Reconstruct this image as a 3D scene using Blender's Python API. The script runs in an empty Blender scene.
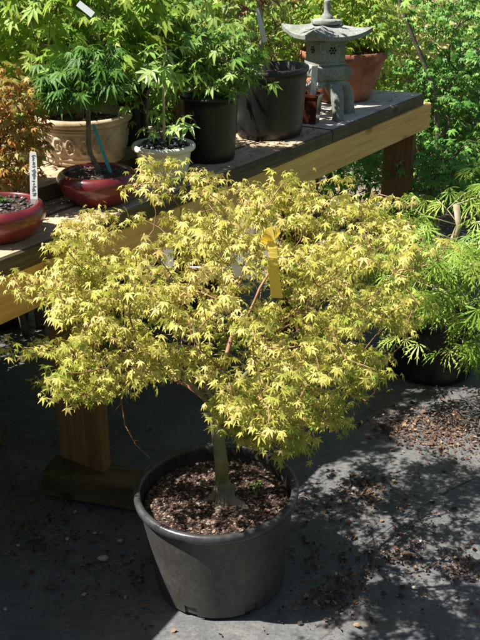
import bpy, bmesh, math, random
import numpy as np
from mathutils import Vector, Matrix

random.seed(7); RNG = np.random.default_rng(11)
PI = math.pi
scene = bpy.context.scene
COL = scene.collection

# ------------------------------------------------------------------ camera
CAM_H = 1.65; F = 900.0; PITCH = math.radians(24)
cam_d = bpy.data.cameras.new('camera'); cam = bpy.data.objects.new('camera', cam_d); COL.objects.link(cam)
cam.location = (0, 0, CAM_H); cam.rotation_euler = (PI/2 - PITCH, 0, 0)
cam_d.sensor_fit = 'VERTICAL'; cam_d.sensor_height = 24.0; cam_d.lens = 24.0*F/640.0
cam_d.clip_start = 0.02; cam_d.clip_end = 400
scene.camera = cam

def ray(px, py):
    a = (px-240)/F; b = -(py-320)/F
    return np.array([a, math.cos(PITCH)+b*math.sin(PITCH), -math.sin(PITCH)+b*math.cos(PITCH)])
CO = np.array([0, 0, CAM_H])
def atz(px, py, z):
    d = ray(px, py); return CO + d*(z-CAM_H)/d[2]
def aty(px, py, y):
    d = ray(px, py); return CO + d*(y/d[1])
def proj(P):
    P = np.asarray(P, float).reshape(-1, 3) - CO
    zc = P[:, 1]*math.cos(PITCH) - P[:, 2]*math.sin(PITCH)
    u = P[:, 1]*math.sin(PITCH) + P[:, 2]*math.cos(PITCH)
    return np.stack([240 + F*P[:, 0]/zc, 320 - F*u/zc], 1)
def in_poly(pts, poly):
    x, y = pts[:, 0], pts[:, 1]; inside = np.zeros(len(pts), bool); j = len(poly)-1
    for i in range(len(poly)):
        xi, yi = poly[i]; xj, yj = poly[j]
        c = ((yi > y) != (yj > y)) & (x < (xj-xi)*(y-yi)/((yj-yi) if yj != yi else 1e-9) + xi)
        inside ^= c; j = i
    return inside

# ------------------------------------------------------------------ light
SUN = Vector((-0.56, -0.09, 0.825)).normalized()
w = bpy.data.worlds.new('World'); scene.world = w; w.use_nodes = True
nt = w.node_tree; bg = nt.nodes['Background']
sky = nt.nodes.new('ShaderNodeTexSky'); sky.sky_type = 'NISHITA'; sky.sun_disc = False
sky.sun_elevation = math.asin(SUN.z); sky.sun_rotation = math.atan2(SUN.x, SUN.y)
nt.links.new(sky.outputs[0], bg.inputs[0]); bg.inputs[1].default_value = 0.05
sl = bpy.data.lights.new('sun', 'SUN'); so = bpy.data.objects.new('sun', sl); COL.objects.link(so)
sl.energy = 5.0; sl.angle = math.radians(0.5); sl.color = (1.0, 0.95, 0.86)
so.rotation_euler = (-SUN).to_track_quat('-Z', 'Y').to_euler(); so.location = (-4, 0, 7)
vs = scene.view_settings; vs.view_transform = 'Standard'; vs.look = 'None'; vs.gamma = 1; vs.exposure = 1.3
vs.use_curve_mapping = False
scene.render.engine = 'CYCLES'
scene.cycles.max_bounces = 8; scene.cycles.transparent_max_bounces = 4

# ------------------------------------------------------------------ materials
def mat(name):
    m = bpy.data.materials.new(name); m.use_nodes = True
    return m, m.node_tree, m.node_tree.nodes['Principled BSDF']
def N(nt, t, **kw):
    n = nt.nodes.new(t)
    for k, v in kw.items(): setattr(n, k, v)
    return n
def noise(nt, vec, scale, detail=4, rough=0.6):
    n = N(nt, 'ShaderNodeTexNoise'); n.inputs['Scale'].default_value = scale
    n.inputs['Detail'].default_value = detail; n.inputs['Roughness'].default_value = rough
    if vec is not None: nt.links.new(vec, n.inputs['Vector'])
    return n.outputs['Fac']
def ramp(nt, fac, stops):
    r = N(nt, 'ShaderNodeValToRGB'); e = r.color_ramp.elements
    while len(e) < len(stops): e.new(0.5)
    for i, (p, c) in enumerate(stops):
        e[i].position = p; e[i].color = (c[0], c[1], c[2], 1)
    nt.links.new(fac, r.inputs[0]); return r.outputs[0]
def mixc(nt, fac, a, b, mode='MIX'):
    m = N(nt, 'ShaderNodeMix', data_type='RGBA', blend_type=mode)
    if isinstance(fac, (int, float)): m.inputs[0].default_value = fac
    else: nt.links.new(fac, m.inputs[0])
    for s, v in ((6, a), (7, b)):
        if isinstance(v, tuple): m.inputs[s].default_value = (v[0], v[1], v[2], 1)
        else: nt.links.new(v, m.inputs[s])
    return m.outputs[2]
def coord(nt, scale=(1, 1, 1), kind='Object'):
    tc = N(nt, 'ShaderNodeTexCoord'); mp = N(nt, 'ShaderNodeMapping')
    mp.inputs['Scale'].default_value = scale
    nt.links.new(tc.outputs[kind], mp.inputs['Vector']); return mp.outputs[0]
def bump(nt, b, h, strength=0.3, dist=0.01):
    n = N(nt, 'ShaderNodeBump'); n.inputs['Strength'].default_value = strength; n.inputs['Distance'].default_value = dist
    nt.links.new(h, n.inputs['Height']); nt.links.new(n.outputs[0], b.inputs['Normal'])

def simple_mat(name, stops, scale=12, rough=0.6, bstr=0.2, spec=0.4, coat=0, bscale=60, bdist=0.004, rvar=0.0):
    m, nt, b = mat(name); v = coord(nt)
    f = noise(nt, v, scale, 6)
    nt.links.new(ramp(nt, f, stops), b.inputs['Base Color'])
    b.inputs['Roughness'].default_value = rough; b.inputs['Specular IOR Level'].default_value = spec
    b.inputs['Coat Weight'].default_value = coat; b.inputs['Coat Roughness'].default_value = 0.12
    f2 = noise(nt, v, bscale, 5)
    if rvar:
        mr = N(nt, 'ShaderNodeMapRange'); mr.inputs[1].default_value = .3; mr.inputs[2].default_value = .7
        mr.inputs[3].default_value = rough-rvar; mr.inputs[4].default_value = rough+rvar
        nt.links.new(f2, mr.inputs[0]); nt.links.new(mr.outputs[0], b.inputs['Roughness'])
    if bstr: bump(nt, b, f2, bstr, bdist)
    return m

def wood_mat(name, dark, mid, light, dirt=None, rough=0.75, scale=(1.2, 26, 26), bstr=0.35, axis=0):
    m, nt, b = mat(name)
    sc = list(scale)
    if axis == 2: sc = [scale[1], scale[2], scale[0]]
    if axis == 1: sc = [scale[1], scale[0], scale[2]]
    v = coord(nt, tuple(sc))
    f = noise(nt, v, 1.6, 8, 0.65)
    f2 = noise(nt, v, 6.0, 4, 0.7)
    ad = N(nt, 'ShaderNodeMath', operation='MULTIPLY_ADD'); ad.inputs[1].default_value = 0.45
    nt.links.new(f2, ad.inputs[0])
    half = N(nt, 'ShaderNodeMath', operation='MULTIPLY'); half.inputs[1].default_value = 0.6
    nt.links.new(f, half.inputs[0]); nt.links.new(half.outputs[0], ad.inputs[2])
    c = ramp(nt, ad.outputs[0], [(0.36, dark), (0.52, mid), (0.68, light)])
    kv = coord(nt, tuple(q*(.38 if q == max(scale) else 3.6) for q in sc)); kn = N(nt, 'ShaderNodeTexVoronoi'); kn.inputs['Scale'].default_value = 1.15; nt.links.new(kv, kn.inputs['Vector'])
    kf = ramp(nt, kn.outputs['Distance'], [(.07, (.85, .85, .85)), (.13, (.4, .4, .4)), (.2, (0, 0, 0))])
    c = mixc(nt, kf, c, tuple(q*.45 for q in dark))
    if dirt:
        vv = coord(nt); df = noise(nt, vv, 7, 8, 0.7)
        dm = ramp(nt, df, [(0.5, (0, 0, 0)), (0.68, (1, 1, 1))])
        c = mixc(nt, dm, c, dirt)
    nt.links.new(c, b.inputs['Base Color']); b.inputs['Roughness'].default_value = rough
    b.inputs['Specular IOR Level'].default_value = 0.25
    bump(nt, b, ad.outputs[0], bstr, 0.004)
    return m

def leaf_mat(name, cols, edge=None, trans=0.35, rough=0.5, spec=0.3, tint_trans=None):
    m, nt, b = mat(name)
    at = N(nt, 'ShaderNodeAttribute', attribute_name='leaf'); sp = N(nt, 'ShaderNodeSeparateColor')
    nt.links.new(at.outputs['Color'], sp.inputs[0])
    n = len(cols); c = ramp(nt, sp.outputs[0], [(i/(n-1), q) for i, q in enumerate(cols)])
    if edge:
        e = ramp(nt, sp.outputs[1], [(0.55, (0, 0, 0)), (1.0, (0.75, 0.75, 0.75))])
        mul = N(nt, 'ShaderNodeMath', operation='MULTIPLY'); nt.links.new(e, mul.inputs[0]); nt.links.new(sp.outputs[2], mul.inputs[1])
        c = mixc(nt, mul.outputs[0], c, edge)
    nt.links.new(c, b.inputs['Base Color']); b.inputs['Roughness'].default_value = rough
    b.inputs['Specular IOR Level'].default_value = spec
    t = N(nt, 'ShaderNodeBsdfTranslucent')
    tc = mixc(nt, 0.5, c, tint_trans) if tint_trans else c
    nt.links.new(tc, t.inputs[0])
    mx = N(nt, 'ShaderNodeMixShader'); mx.inputs[0].default_value = trans
    nt.links.new(b.outputs[0], mx.inputs[1]); nt.links.new(t.outputs[0], mx.inputs[2])
    nt.links.new(mx.outputs[0], nt.nodes['Material Output'].inputs[0])
    return m

M = {}
M['gold_leaf'] = leaf_mat('golden maple leaf', [(.17, .27, .035), (.36, .385, .06), (.51, .47, .10), (.61, .54, .18), (.6, .42, .17)], edge=(.5, .2, .06), trans=.33, tint_trans=(.46, .54, .07))
M['lace_leaf'] = leaf_mat('laceleaf green', [(.13, .26, .03), (.25, .38, .05), (.4, .46, .1)], trans=.35)
M['dark_leaf'] = leaf_mat('deep green leaf', [(.035, .10, .012), (.06, .16, .018), (.12, .24, .035)], trans=.25, rough=.5, spec=.25)
M['lime_leaf'] = leaf_mat('lime green leaf', [(.13, .28, .035), (.27, .43, .055), (.46, .54, .12)], edge=(.42, .17, .06), trans=.45)
M['mid_leaf'] = leaf_mat('mid green leaf', [(.07, .18, .03), (.16, .31, .05), (.34, .45, .10)], edge=(.35, .2, .06), trans=.38)
M['seed_leaf'] = leaf_mat('pale seedling leaf', [(.17, .34, .05), (.3, .48, .1), (.48, .58, .22)], trans=.35, rough=.35, spec=.5)
M['orange_leaf'] = leaf_mat('orange green leaf', [(.34, .10, .03), (.46, .2, .05), (.4, .3, .07), (.24, .26, .06), (.5, .38, .16)], trans=.35)
M['red_leaf'] = leaf_mat('bronze red leaf', [(.16, .05, .035), (.22, .13, .05), (.2, .25, .06), (.36, .3, .1)], trans=.35)
M['shrub_leaf'] = leaf_mat('upright maple leaf', [(.05, .18, .03), (.11, .28, .045), (.23, .40, .08)], trans=.3)
M['pale_leaf'] = leaf_mat('pale yellow green leaf', [(.25, .36, .07), (.45, .49, .14), (.6, .55, .26), (.55, .36, .24)], trans=.4)
M['wood_leaf'] = leaf_mat('distant leaf', [(.06, .17, .03), (.2, .35, .05), (.4, .48, .12), (.55, .5, .22)], trans=.4)
M['moss'] = leaf_mat('moss leaf', [(.05, .15, .02), (.12, .28, .04), (.2, .36, .07)], trans=.3)
M['petal'] = simple_mat('pink petal', [(.3, (.6, .2, .4)), (.7, (.75, .5, .6))], rough=.6, bstr=0)
M['petal_white'] = simple_mat('white petal', [(.3, (.65, .65, .6)), (.7, (.75, .72, .7))], rough=.6, bstr=0)
M['petal_red'] = simple_mat('coral petal', [(.3, (.6, .12, .08)), (.7, (.7, .2, .12))], rough=.6, bstr=0)

M['gold_bark'] = simple_mat('young maple bark', [(.3, (.11, .125, .04)), (.52, (.18, .17, .075)), (.75, (.3, .25, .17))], scale=18, rough=.6, bstr=.4, bscale=90)
M['root_bark'] = simple_mat('root bark', [(.3, (.13, .10, .07)), (.7, (.26, .21, .16))], scale=30, rough=.8, bstr=.5, bscale=90)
M['gold_twig'] = simple_mat('reddish twig', [(.3, (.19, .085, .05)), (.7, (.34, .19, .11))], scale=25, rough=.6, bstr=.2)
M['grey_bark'] = simple_mat('grey bark', [(.3, (.08, .06, .045)), (.7, (.2, .16, .12))], scale=25, rough=.8, bstr=.4)
M['pale_bark'] = simple_mat('pale bark', [(.3, (.22, .17, .10)), (.7, (.42, .36, .26))], scale=25, rough=.7, bstr=.3)
M['dry_twig'] = simple_mat('dead twig', [(.3, (.14, .06, .03)), (.7, (.25, .12, .06))], scale=25, rough=.8, bstr=.2)

M['deck'] = wood_mat('weathered deck board', (.23, .165, .10), (.41, .31, .2), (.54, .44, .32), dirt=(.11, .075, .05))
M['deck_pale'] = wood_mat('pale weathered board', (.3, .27, .23), (.47, .44, .39), (.6, .57, .52), dirt=(.2, .14, .1))
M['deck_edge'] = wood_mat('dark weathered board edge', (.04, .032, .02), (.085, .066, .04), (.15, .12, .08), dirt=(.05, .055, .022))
M['beam'] = wood_mat('new yellow lumber', (.5, .27, .08), (.68, .41, .14), (.78, .54, .24), rough=.6, scale=(.9, 16, 16), bstr=.15)
M['post'] = wood_mat('brown timber post', (.12, .06, .026), (.21, .11, .045), (.3, .165, .075), axis=2, scale=(1.2, 22, 22))
M['block'] = wood_mat('damp footing timber', (.05, .035, .018), (.11, .075, .035), (.18, .13, .07), dirt=(.05, .05, .018), axis=1)

M['pot_black'] = simple_mat('black nursery plastic', [(.3, (.009, .009, .0095)), (.7, (.021, .0205, .02))], scale=9, rough=.42, bstr=.08, bscale=40, rvar=.1)
def dusty_pot():
    m, nt, b = mat('dusty black nursery plastic'); v = coord(nt); v2 = coord(nt, (9, 9, 6))
    a = noise(nt, v, 7, 8, .7); s = noise(nt, v2, 9, 6, .7)
    mu = N(nt, 'ShaderNodeMath', operation='MULTIPLY'); nt.links.new(a, mu.inputs[0]); nt.links.new(s, mu.inputs[1])
    c = ramp(nt, mu.outputs[0], [(.16, (.036, .034, .032)), (.27, (.052, .049, .045)), (.38, (.084, .078, .07))])
    nt.links.new(c, b.inputs['Base Color']); b.inputs['Roughness'].default_value = .55
    bump(nt, b, s, .12, .004); return m
M['pot_dusty'] = dusty_pot()
M['pot_rim'] = simple_mat('black plastic rim', [(.3, (.022, .023, .026)), (.7, (.06, .06, .065))], scale=30, rough=.32, bstr=.08, spec=.5, rvar=.1)
M['glaze_red'] = simple_mat('oxblood glaze', [(.25, (.035, .006, .008)), (.5, (.105, .011, .013)), (.75, (.19, .03, .024))], scale=9, rough=.3, bstr=.08, coat=.45, bscale=14, bdist=.01, rvar=.12)
M['glaze_white'] = simple_mat('cream glaze', [(.3, (.66, .62, .51)), (.7, (.8, .77, .66))], scale=7, rough=.4, bstr=.05, coat=.2)
M['glaze_brown'] = simple_mat('brown glaze', [(.3, (.035, .012, .006)), (.7, (.11, .035, .015))], scale=12, rough=.25, bstr=.05, coat=.5)
M['terracotta'] = simple_mat('old terracotta', [(.3, (.12, .045, .028)), (.48, (.25, .085, .045)), (.62, (.33, .14, .085)), (.72, (.42, .3, .23))], scale=11, rough=.8, bstr=.25, bscale=50)
M['stoneware'] = simple_mat('tan moulded stoneware', [(.3, (.28, .2, .12)), (.55, (.43, .33, .21)), (.75, (.55, .45, .31))], scale=16, rough=.8, bstr=.3, bscale=70)
def granite():
    m, nt, b = mat('grey green granite'); v = coord(nt)
    a = noise(nt, v, 14, 6, .7); s = noise(nt, v, 160, 3, .8)
    c1 = ramp(nt, a, [(.3, (.19, .21, .185)), (.7, (.37, .385, .36))])
    c2 = ramp(nt, s, [(.35, (.35, .35, .35)), (.62, (1.1, 1.1, 1.1))])
    nt.links.new(mixc(nt, .8, c1, c2, 'MULTIPLY'), b.inputs['Base Color'])
    st = ramp(nt, noise(nt, v, 5.5, 9, .75), [(.5, (0, 0, 0)), (.66, (.7, .7, .7))])
    c3 = mixc(nt, st, mixc(nt, .8, c1, c2, 'MULTIPLY'), (.10, .11, .065)); nt.links.new(c3, b.inputs['Base Color'])
    b.inputs['Roughness'].default_value = .85; bump(nt, b, s, .5, .003); return m
M['granite'] = granite()
M['hole_shade'] = simple_mat('painted hole shade', [(.3, (.01, .01, .009)), (.7, (.02, .02, .018))], bstr=0, rough=.9)  # near-black colour standing in for the shade inside holes
def soil_mat(name, cols, sc=55):
    m, nt, b = mat(name); v = coord(nt)
    vo = N(nt, 'ShaderNodeTexVoronoi'); vo.inputs['Scale'].default_value = sc; nt.links.new(v, vo.inputs['Vector'])
    sp = N(nt, 'ShaderNodeSeparateColor'); nt.links.new(vo.outputs['Color'], sp.inputs[0])
    nt.links.new(ramp(nt, sp.outputs[0], [(i/(len(cols)-1), c) for i, c in enumerate(cols)]), b.inputs['Base Color'])
    b.inputs['Roughness'].default_value = .9; bump(nt, b, vo.outputs['Distance'], .8, .01); return m
M['bark'] = soil_mat('bark mulch', [(.02, .011, .008), (.055, .028, .018), (.1, .055, .036), (.035, .022, .016)])
M['soil'] = soil_mat('dark soil', [(.02, .013, .009), (.06, .035, .022), (.035, .022, .015)], 90)
def chip_mat(name, cols, rough=.85):
    m, nt, b = mat(name)
    at = N(nt, 'ShaderNodeAttribute', attribute_name='leaf'); sp = N(nt, 'ShaderNodeSeparateColor')
    nt.links.new(at.outputs['Color'], sp.inputs[0])
    nt.links.new(ramp(nt, sp.outputs[0], [(i/(len(cols)-1), c) for i, c in enumerate(cols)]), b.inputs['Base Color'])
    b.inputs['Roughness'].default_value = rough; return m
M['chip'] = chip_mat('bark chip', [(.015, .008, .006), (.04, .02, .013), (.08, .04, .026), (.12, .068, .045), (.3, .25, .2)])
M['litter'] = chip_mat('fallen leaf', [(.02, .010, .007), (.05, .024, .015), (.09, .045, .027), (.14, .075, .045), (.27, .19, .12)])
M['pebble'] = chip_mat('pebble', [(.015, .016, .02), (.03, .031, .036), (.055, .054, .056), (.1, .09, .08), (.34, .32, .3)], rough=.7)
M['gravel'] = chip_mat('pale gravel', [(.2, .19, .18), (.35, .34, .32), (.5, .49, .46)])
M['plastic_white'] = simple_mat('white label plastic', [(.3, (.62, .63, .64)), (.7, (.76, .77, .78))], rough=.45, bstr=0)
M['plastic_teal'] = simple_mat('teal label plastic', [(.3, (.035, .26, .31)), (.7, (.06, .36, .42))], rough=.4, bstr=0)
M['ribbon'] = leaf_mat('yellow ribbon', [(.9, .76, .2), (.9, .76, .2)], trans=.55, rough=.4, spec=.5)
M['ink'] = simple_mat('pencil ink', [(.3, (.03, .03, .04)), (.7, (.06, .06, .07))], rough=.7, bstr=0)
M['stake'] = simple_mat('bamboo stake', [(.3, (.38, .3, .17)), (.7, (.55, .46, .3))], rough=.6, bstr=.1)

def fabric_mat():
    m, nt, b = mat('woven ground cloth'); v = coord(nt)
    n1 = noise(nt, v, 1.7, 8, .65); n2 = noise(nt, v, 14, 8, .75); n3 = noise(nt, v, 120, 4, .7)
    base = ramp(nt, n1, [(.3, (.068, .070, .074)), (.7, (.138, .141, .146))])
    dust = ramp(nt, n2, [(.42, (0, 0, 0)), (.75, (.6, .6, .6))])
    c = mixc(nt, dust, base, (.21, .2, .185))
    n4 = noise(nt, v, 3.1, 10, .78); mud = ramp(nt, n4, [(.53, (0, 0, 0)), (.63, (.6, .6, .6)), (.72, (.75, .75, .75))])
    c = mixc(nt, mud, c, (.12, .098, .075))
    gr = ramp(nt, n3, [(.3, (.55, .55, .55)), (.7, (1.25, 1.25, 1.25))])
    c = mixc(nt, .75, c, gr, 'MULTIPLY')
    nt.links.new(c, b.inputs['Base Color'])
    b.inputs['Roughness'].default_value = .55; b.inputs['Specular IOR Level'].default_value = .3
    # weave
    heights = []
    for ax in (0, 1):
        wv = N(nt, 'ShaderNodeTexWave'); wv.bands_direction = 'XY'[ax]; wv.inputs['Scale'].default_value = 95
        wv.inputs['Distortion'].default_value = .6; nt.links.new(v, wv.inputs['Vector']); heights.append(wv.outputs['Fac'])
    mu = N(nt, 'ShaderNodeMath', operation='MULTIPLY'); nt.links.new(heights[0], mu.inputs[0]); nt.links.new(heights[1], mu.inputs[1])
    ad = N(nt, 'ShaderNodeMath', operation='ADD'); nt.links.new(mu.outputs[0], ad.inputs[0]); nt.links.new(n2, ad.inputs[1])
    wk = noise(nt, coord(nt, (2.2, 7.5, 1)), 2.0, 5, .6); a2 = N(nt, 'ShaderNodeMath', operation='MULTIPLY_ADD'); a2.inputs[1].default_value = 5.0
    nt.links.new(wk, a2.inputs[0]); m3 = N(nt, 'ShaderNodeMath', operation='MULTIPLY'); m3.inputs[1].default_value = .10
    nt.links.new(ad.outputs[0], m3.inputs[0]); nt.links.new(m3.outputs[0], a2.inputs[2])
    bump(nt, b, a2.outputs[0], .5, .006)
    return m
M['fabric'] = fabric_mat()
M['fabric_edge'] = simple_mat('frayed cloth edge', [(.3, (.13, .135, .14)), (.7, (.22, .22, .22))], scale=40, rough=.8)
M['earth'] = soil_mat('nursery earth', [(.08, .06, .045), (.14, .11, .08), (.2, .17, .13)], 30)

# ------------------------------------------------------------------ object helpers
def tag(o, label=None, cat=None, group=None, kind=None):
    if label: o['label'] = label
    if cat: o['category'] = cat
    if group: o['group'] = group
    if kind: o['kind'] = kind
    return o
def empty(name, loc, label, cat, group=None, rz=0.0):
    o = bpy.data.objects.new(name, None); COL.objects.link(o); o.empty_display_size = .05
    o.location = tuple(float(q) for q in loc); o.rotation_euler = (0, 0, rz)
    return tag(o, label, cat, group)
def link(name, me, m, parent=None, smooth=True, origin=None):
    """links a mesh; geometry is in parent space, or in world space with `origin` given (then moved to sit at origin)"""
    if origin is not None:
        me.transform(Matrix.Translation(-Vector([float(q) for q in origin])))
    o = bpy.data.objects.new(name, me); COL.objects.link(o)
    for q in (m if isinstance(m, (list, tuple)) else [m]): me.materials.append(q)
    if smooth: me.polygons.foreach_set('use_smooth', [True]*len(me.polygons))
    if parent: o.parent = parent
    elif origin is not None: o.location = tuple(float(q) for q in origin)
    return o

class MB:
    def __init__(s): s.v = []; s.f = []; s.mi = []
    def add(s, verts, faces, mi=0):
        n = len(s.v); s.v += [tuple(map(float, p)) for p in verts]; s.f += [tuple(i+n for i in f) for f in faces]
        s.mi += (mi if isinstance(mi, list) else [mi]*len(faces)); return s
    def box(s, x0, x1, y0, y1, z0, z1, bev=.003, mi=0):
        bm = bmesh.new(); bmesh.ops.create_cube(bm, size=1)
        for v in bm.verts:
            v.co = Vector((x0+(v.co.x+.5)*(x1-x0), y0+(v.co.y+.5)*(y1-y0), z0+(v.co.z+.5)*(z1-z0)))
        if bev: bmesh.ops.bevel(bm, geom=bm.edges[:], offset=bev, segments=2, affect='EDGES', profile=.6)
        bm.verts.ensure_lookup_table()
        s.add([v.co[:] for v in bm.verts], [[v.index for v in f.verts] for f in bm.faces], mi); bm.free(); return s
    def tube(s, pts, rad, seg=7, mi=0):
        pts = [Vector([float(q) for q in p]) for p in pts]; n = len(pts)
        rad = rad if isinstance(rad, (list, tuple, np.ndarray)) else [rad]*n
        vs = []; up = Vector((.13, .29, .95)).normalized(); a = None
        for i, p in enumerate(pts):
            t = (pts[min(i+1, n-1)]-pts[max(i-1, 0)])
            if t.length < 1e-9: t = Vector((0, 0, 1))
            t.normalize()
            if a is None: a = t.cross(up if abs(t.dot(up)) < .95 else Vector((1, 0, 0))).normalized()
            else:
                a = a - t*a.dot(t)
                if a.length < 1e-6: a = t.cross(Vector((1, .2, 0)))
                a.normalize()
            b = t.cross(a)
            for k in range(seg):
                th = 2*PI*k/seg; vs.append(p + (a*math.cos(th)+b*math.sin(th))*float(rad[i]))
        fs = []
        for i in range(n-1):
            for k in range(seg):
                k2 = (k+1) % seg; fs.append((i*seg+k, i*seg+k2, (i+1)*seg+k2, (i+1)*seg+k))
        fs.append(tuple(range(seg))[::-1]); fs.append(tuple((n-1)*seg+k for k in range(seg)))
        s.add(vs, fs, mi); return s
    def lathe(s, prof, seg=48, c=(0, 0, 0), mi=0, rfun=None, skip=None, cap0=True, cap1=False):
        vs = []; n = len(prof)
        for i, (r, z) in enumerate(prof):
            for k in range(seg):
                th = 2*PI*k/seg; rr = rfun(r, z, th, i) if rfun else r
                vs.append((c[0]+rr*math.cos(th), c[1]+rr*math.sin(th), c[2]+z))
        fs = []
        for i in range(n-1):
            for k in range(seg):
                if skip and skip(i, k): continue
                k2 = (k+1) % seg; fs.append((i*seg+k, i*seg+k2, (i+1)*seg+k2, (i+1)*seg+k))
        if cap0: fs.append(tuple(range(seg))[::-1])
        if cap1: fs.append(tuple((n-1)*seg+k for k in range(seg)))
        s.add(vs, fs, mi); return s
    def mesh(s, name):
        me = bpy.data.meshes.new(name); me.from_pydata(s.v, [], s.f); me.update()
        if any(s.mi): me.polygons.foreach_set('material_index', s.mi)
        return me
    def build(s, name, m, parent=None, smooth=True, origin=None, sharp=None):
        me = s.mesh(name); o = link(name, me, m, parent, smooth, origin)
        if sharp: me.set_sharp_from_angle(angle=math.radians(sharp))
        return o

def tri_mesh(name, V, Fc, C=None):
    me = bpy.data.meshes.new(name); nv = len(V); nf = len(Fc)
    me.vertices.add(nv); me.vertices.foreach_set('co', np.ascontiguousarray(V, np.float32).ravel())
    me.loops.add(nf*3); me.loops.foreach_set('vertex_index', np.ascontiguousarray(Fc, np.int32).ravel())
    me.polygons.add(nf); me.polygons.foreach_set('loop_start', np.arange(0, nf*3, 3, dtype=np.int32))
    me.update(calc_edges=True); me.validate()
    if C is not None:
        a = me.color_attributes.new('leaf', 'FLOAT_COLOR', 'POINT')
        a.data.foreach_set('color', np.ascontiguousarray(C, np.float32).ravel())
    return me

# ------------------------------------------------------------------ leaves
def palmate(angs, lens, wid, fold=.06, droop=.22, mid=True, pet=.25):
    """palmate leaf in the xy plane, pointing +x, tips bent down; returns verts, tris, t along lobe"""
    V = [(0, 0, 0)]; T = [0.0]; Fs = []
    if pet:
        V += [(-pet, .012, .05), (-pet, -.012, .05)]; T += [0, 0]; Fs.append((0, 1, 2))
    for a, L in zip(angs, lens):
        a = math.radians(a); c, s = math.cos(a), math.sin(a)
        def P(u, v, z): return (u*c - v*s, u*s + v*c, z)
        n = len(V); w_ = wid*L
        if mid:
            V += [P(.42*L, w_, fold*L-.05*L*droop), P(.45*L, 0, -.02*L), P(.42*L, -w_, fold*L-.05*L*droop), P(L, 0, -droop*L)]
            T += [.55, .2, .55, 1.0]
            Fs += [(0, n+1, n), (0, n+2, n+1), (n, n+1, n+3), (n+1, n+2, n+3)]
        else:
            V += [P(.42*L, w_, fold*L), P(.42*L, -w_, fold*L), P(L, 0, -droop*L)]; T += [.5, .5, 1.0]
            Fs += [(0, n+1, n), (n, n+1, n+2)]
    return np.array(V), np.array(Fs), np.array(T)
def dissect():
    V = [(0, 0, 0)]; T = [0]; Fs = []
    for a, L in zip((0, 26, -26, 55, -55, 90, -90), (1, .95, .95, .8, .8, .55, .55)):
        a = math.radians(a); c, s = math.cos(a), math.sin(a)
        def P(u, v, z): return (u*c - v*s, u*s + v*c, z)
        n = len(V); V += [P(.5*L, .042, -.04), P(.5*L, -.042, -.04), P(L, 0, -.28*L)]; T += [.5, .5, 1]
        Fs += [(0, n+1, n), (n, n+1, n+2)]
        for u in (.62,):
            for sg in (1, -1):
                n = len(V); q = .15*(1.1-u)/.6
                V += [P((u-.07)*L, 0, -.1*u), P((u+.05)*L, 0, -.12*u), P((u+.16)*L, sg*q*L, -.2*u)]; T += [.5, .5, 1]
                Fs += [(n, n+1, n+2)]
    return np.array(V), np.array(Fs), np.array(T)
LEAF5 = palmate((0, 42, -42, 88, -88), (1, .88, .88, .58, .58), .135)
LEAF5L = palmate((0, 40, -40, 85, -85), (1, .85, .85, .55, .55), .17, mid=False)
LEAF7 = palmate((0, 32, -32, 66, -66, 104, -104), (1, .93, .93, .75, .75, .42, .42), .15, droop=.16)
LEAFN = palmate((0, 30, -30, 62, -62), (1, .95, .95, .75, .75), .1, droop=.35)
LACE = dissect()
OVAL = palmate((0,), (1,), .3, mid=True, pet=0)

def leaves_mesh(name, tmpl, P, az, droop, roll, size, tint, third=None):
    """P (N,3); az heading, droop pitch below horizontal, roll about the leaf axis"""
    V, Fs, T = tmpl; n = len(P); nv = len(V)
    ca, sa = np.cos(az), np.sin(az); cd, sd = np.cos(droop), np.sin(droop)
    X = np.stack([ca*cd, sa*cd, -sd], 1); Y = np.stack([-sa, ca, np.zeros(n)], 1); Z = np.cross(X, Y)
    cr, sr = np.cos(roll)[:, None], np.sin(roll)[:, None]
    Y2 = Y*cr + Z*sr; Z2 = Z*cr - Y*sr
    R = np.stack([X, Y2, Z2], 2)                                     # columns
    W = np.einsum('nij,vj->nvi', R, V)*size[:, None, None] + P[:, None, :]
    Fa = (Fs[None] + (np.arange(n)*nv)[:, None, None]).reshape(-1, 3)
    C = np.ones((n, nv, 4)); C[:, :, 0] = tint[:, None]; C[:, :, 1] = T[None]
    C[:, :, 2] = (third if third is not None else RNG.random(n))[:, None]
    return tri_mesh(name, W.reshape(-1, 3), Fa, C.reshape(-1, 4))

def tuft_leaves(tips, dirs, per, spread, size, droop, rngs=RNG, outward=.6):
    """arrays for `per` leaves round every tip; droop=(lo,hi) radians"""
    P = []; az = []; dr = []; sz = []
    for t, d in zip(tips, dirs):
        k = max(2, int(per*rngs.uniform(.7, 1.35)))
        base = math.atan2(d[1], d[0])
        a = base + rngs.normal(0, 1, k)*(PI*(1-outward)+.25)
        off = rngs.normal(0, 1, (k, 3))*spread*np.array([1, 1, .38])
        P.append(np.asarray(t)+off+np.stack([np.cos(a), np.sin(a), np.zeros(k)], 1)*spread*.5)
        az.append(a); dr.append(rngs.uniform(droop[0], droop[1], k)); sz.append(size*rngs.uniform(.55, 1.3, k))
    return np.concatenate(P), np.concatenate(az), np.concatenate(dr), np.concatenate(sz)

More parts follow.
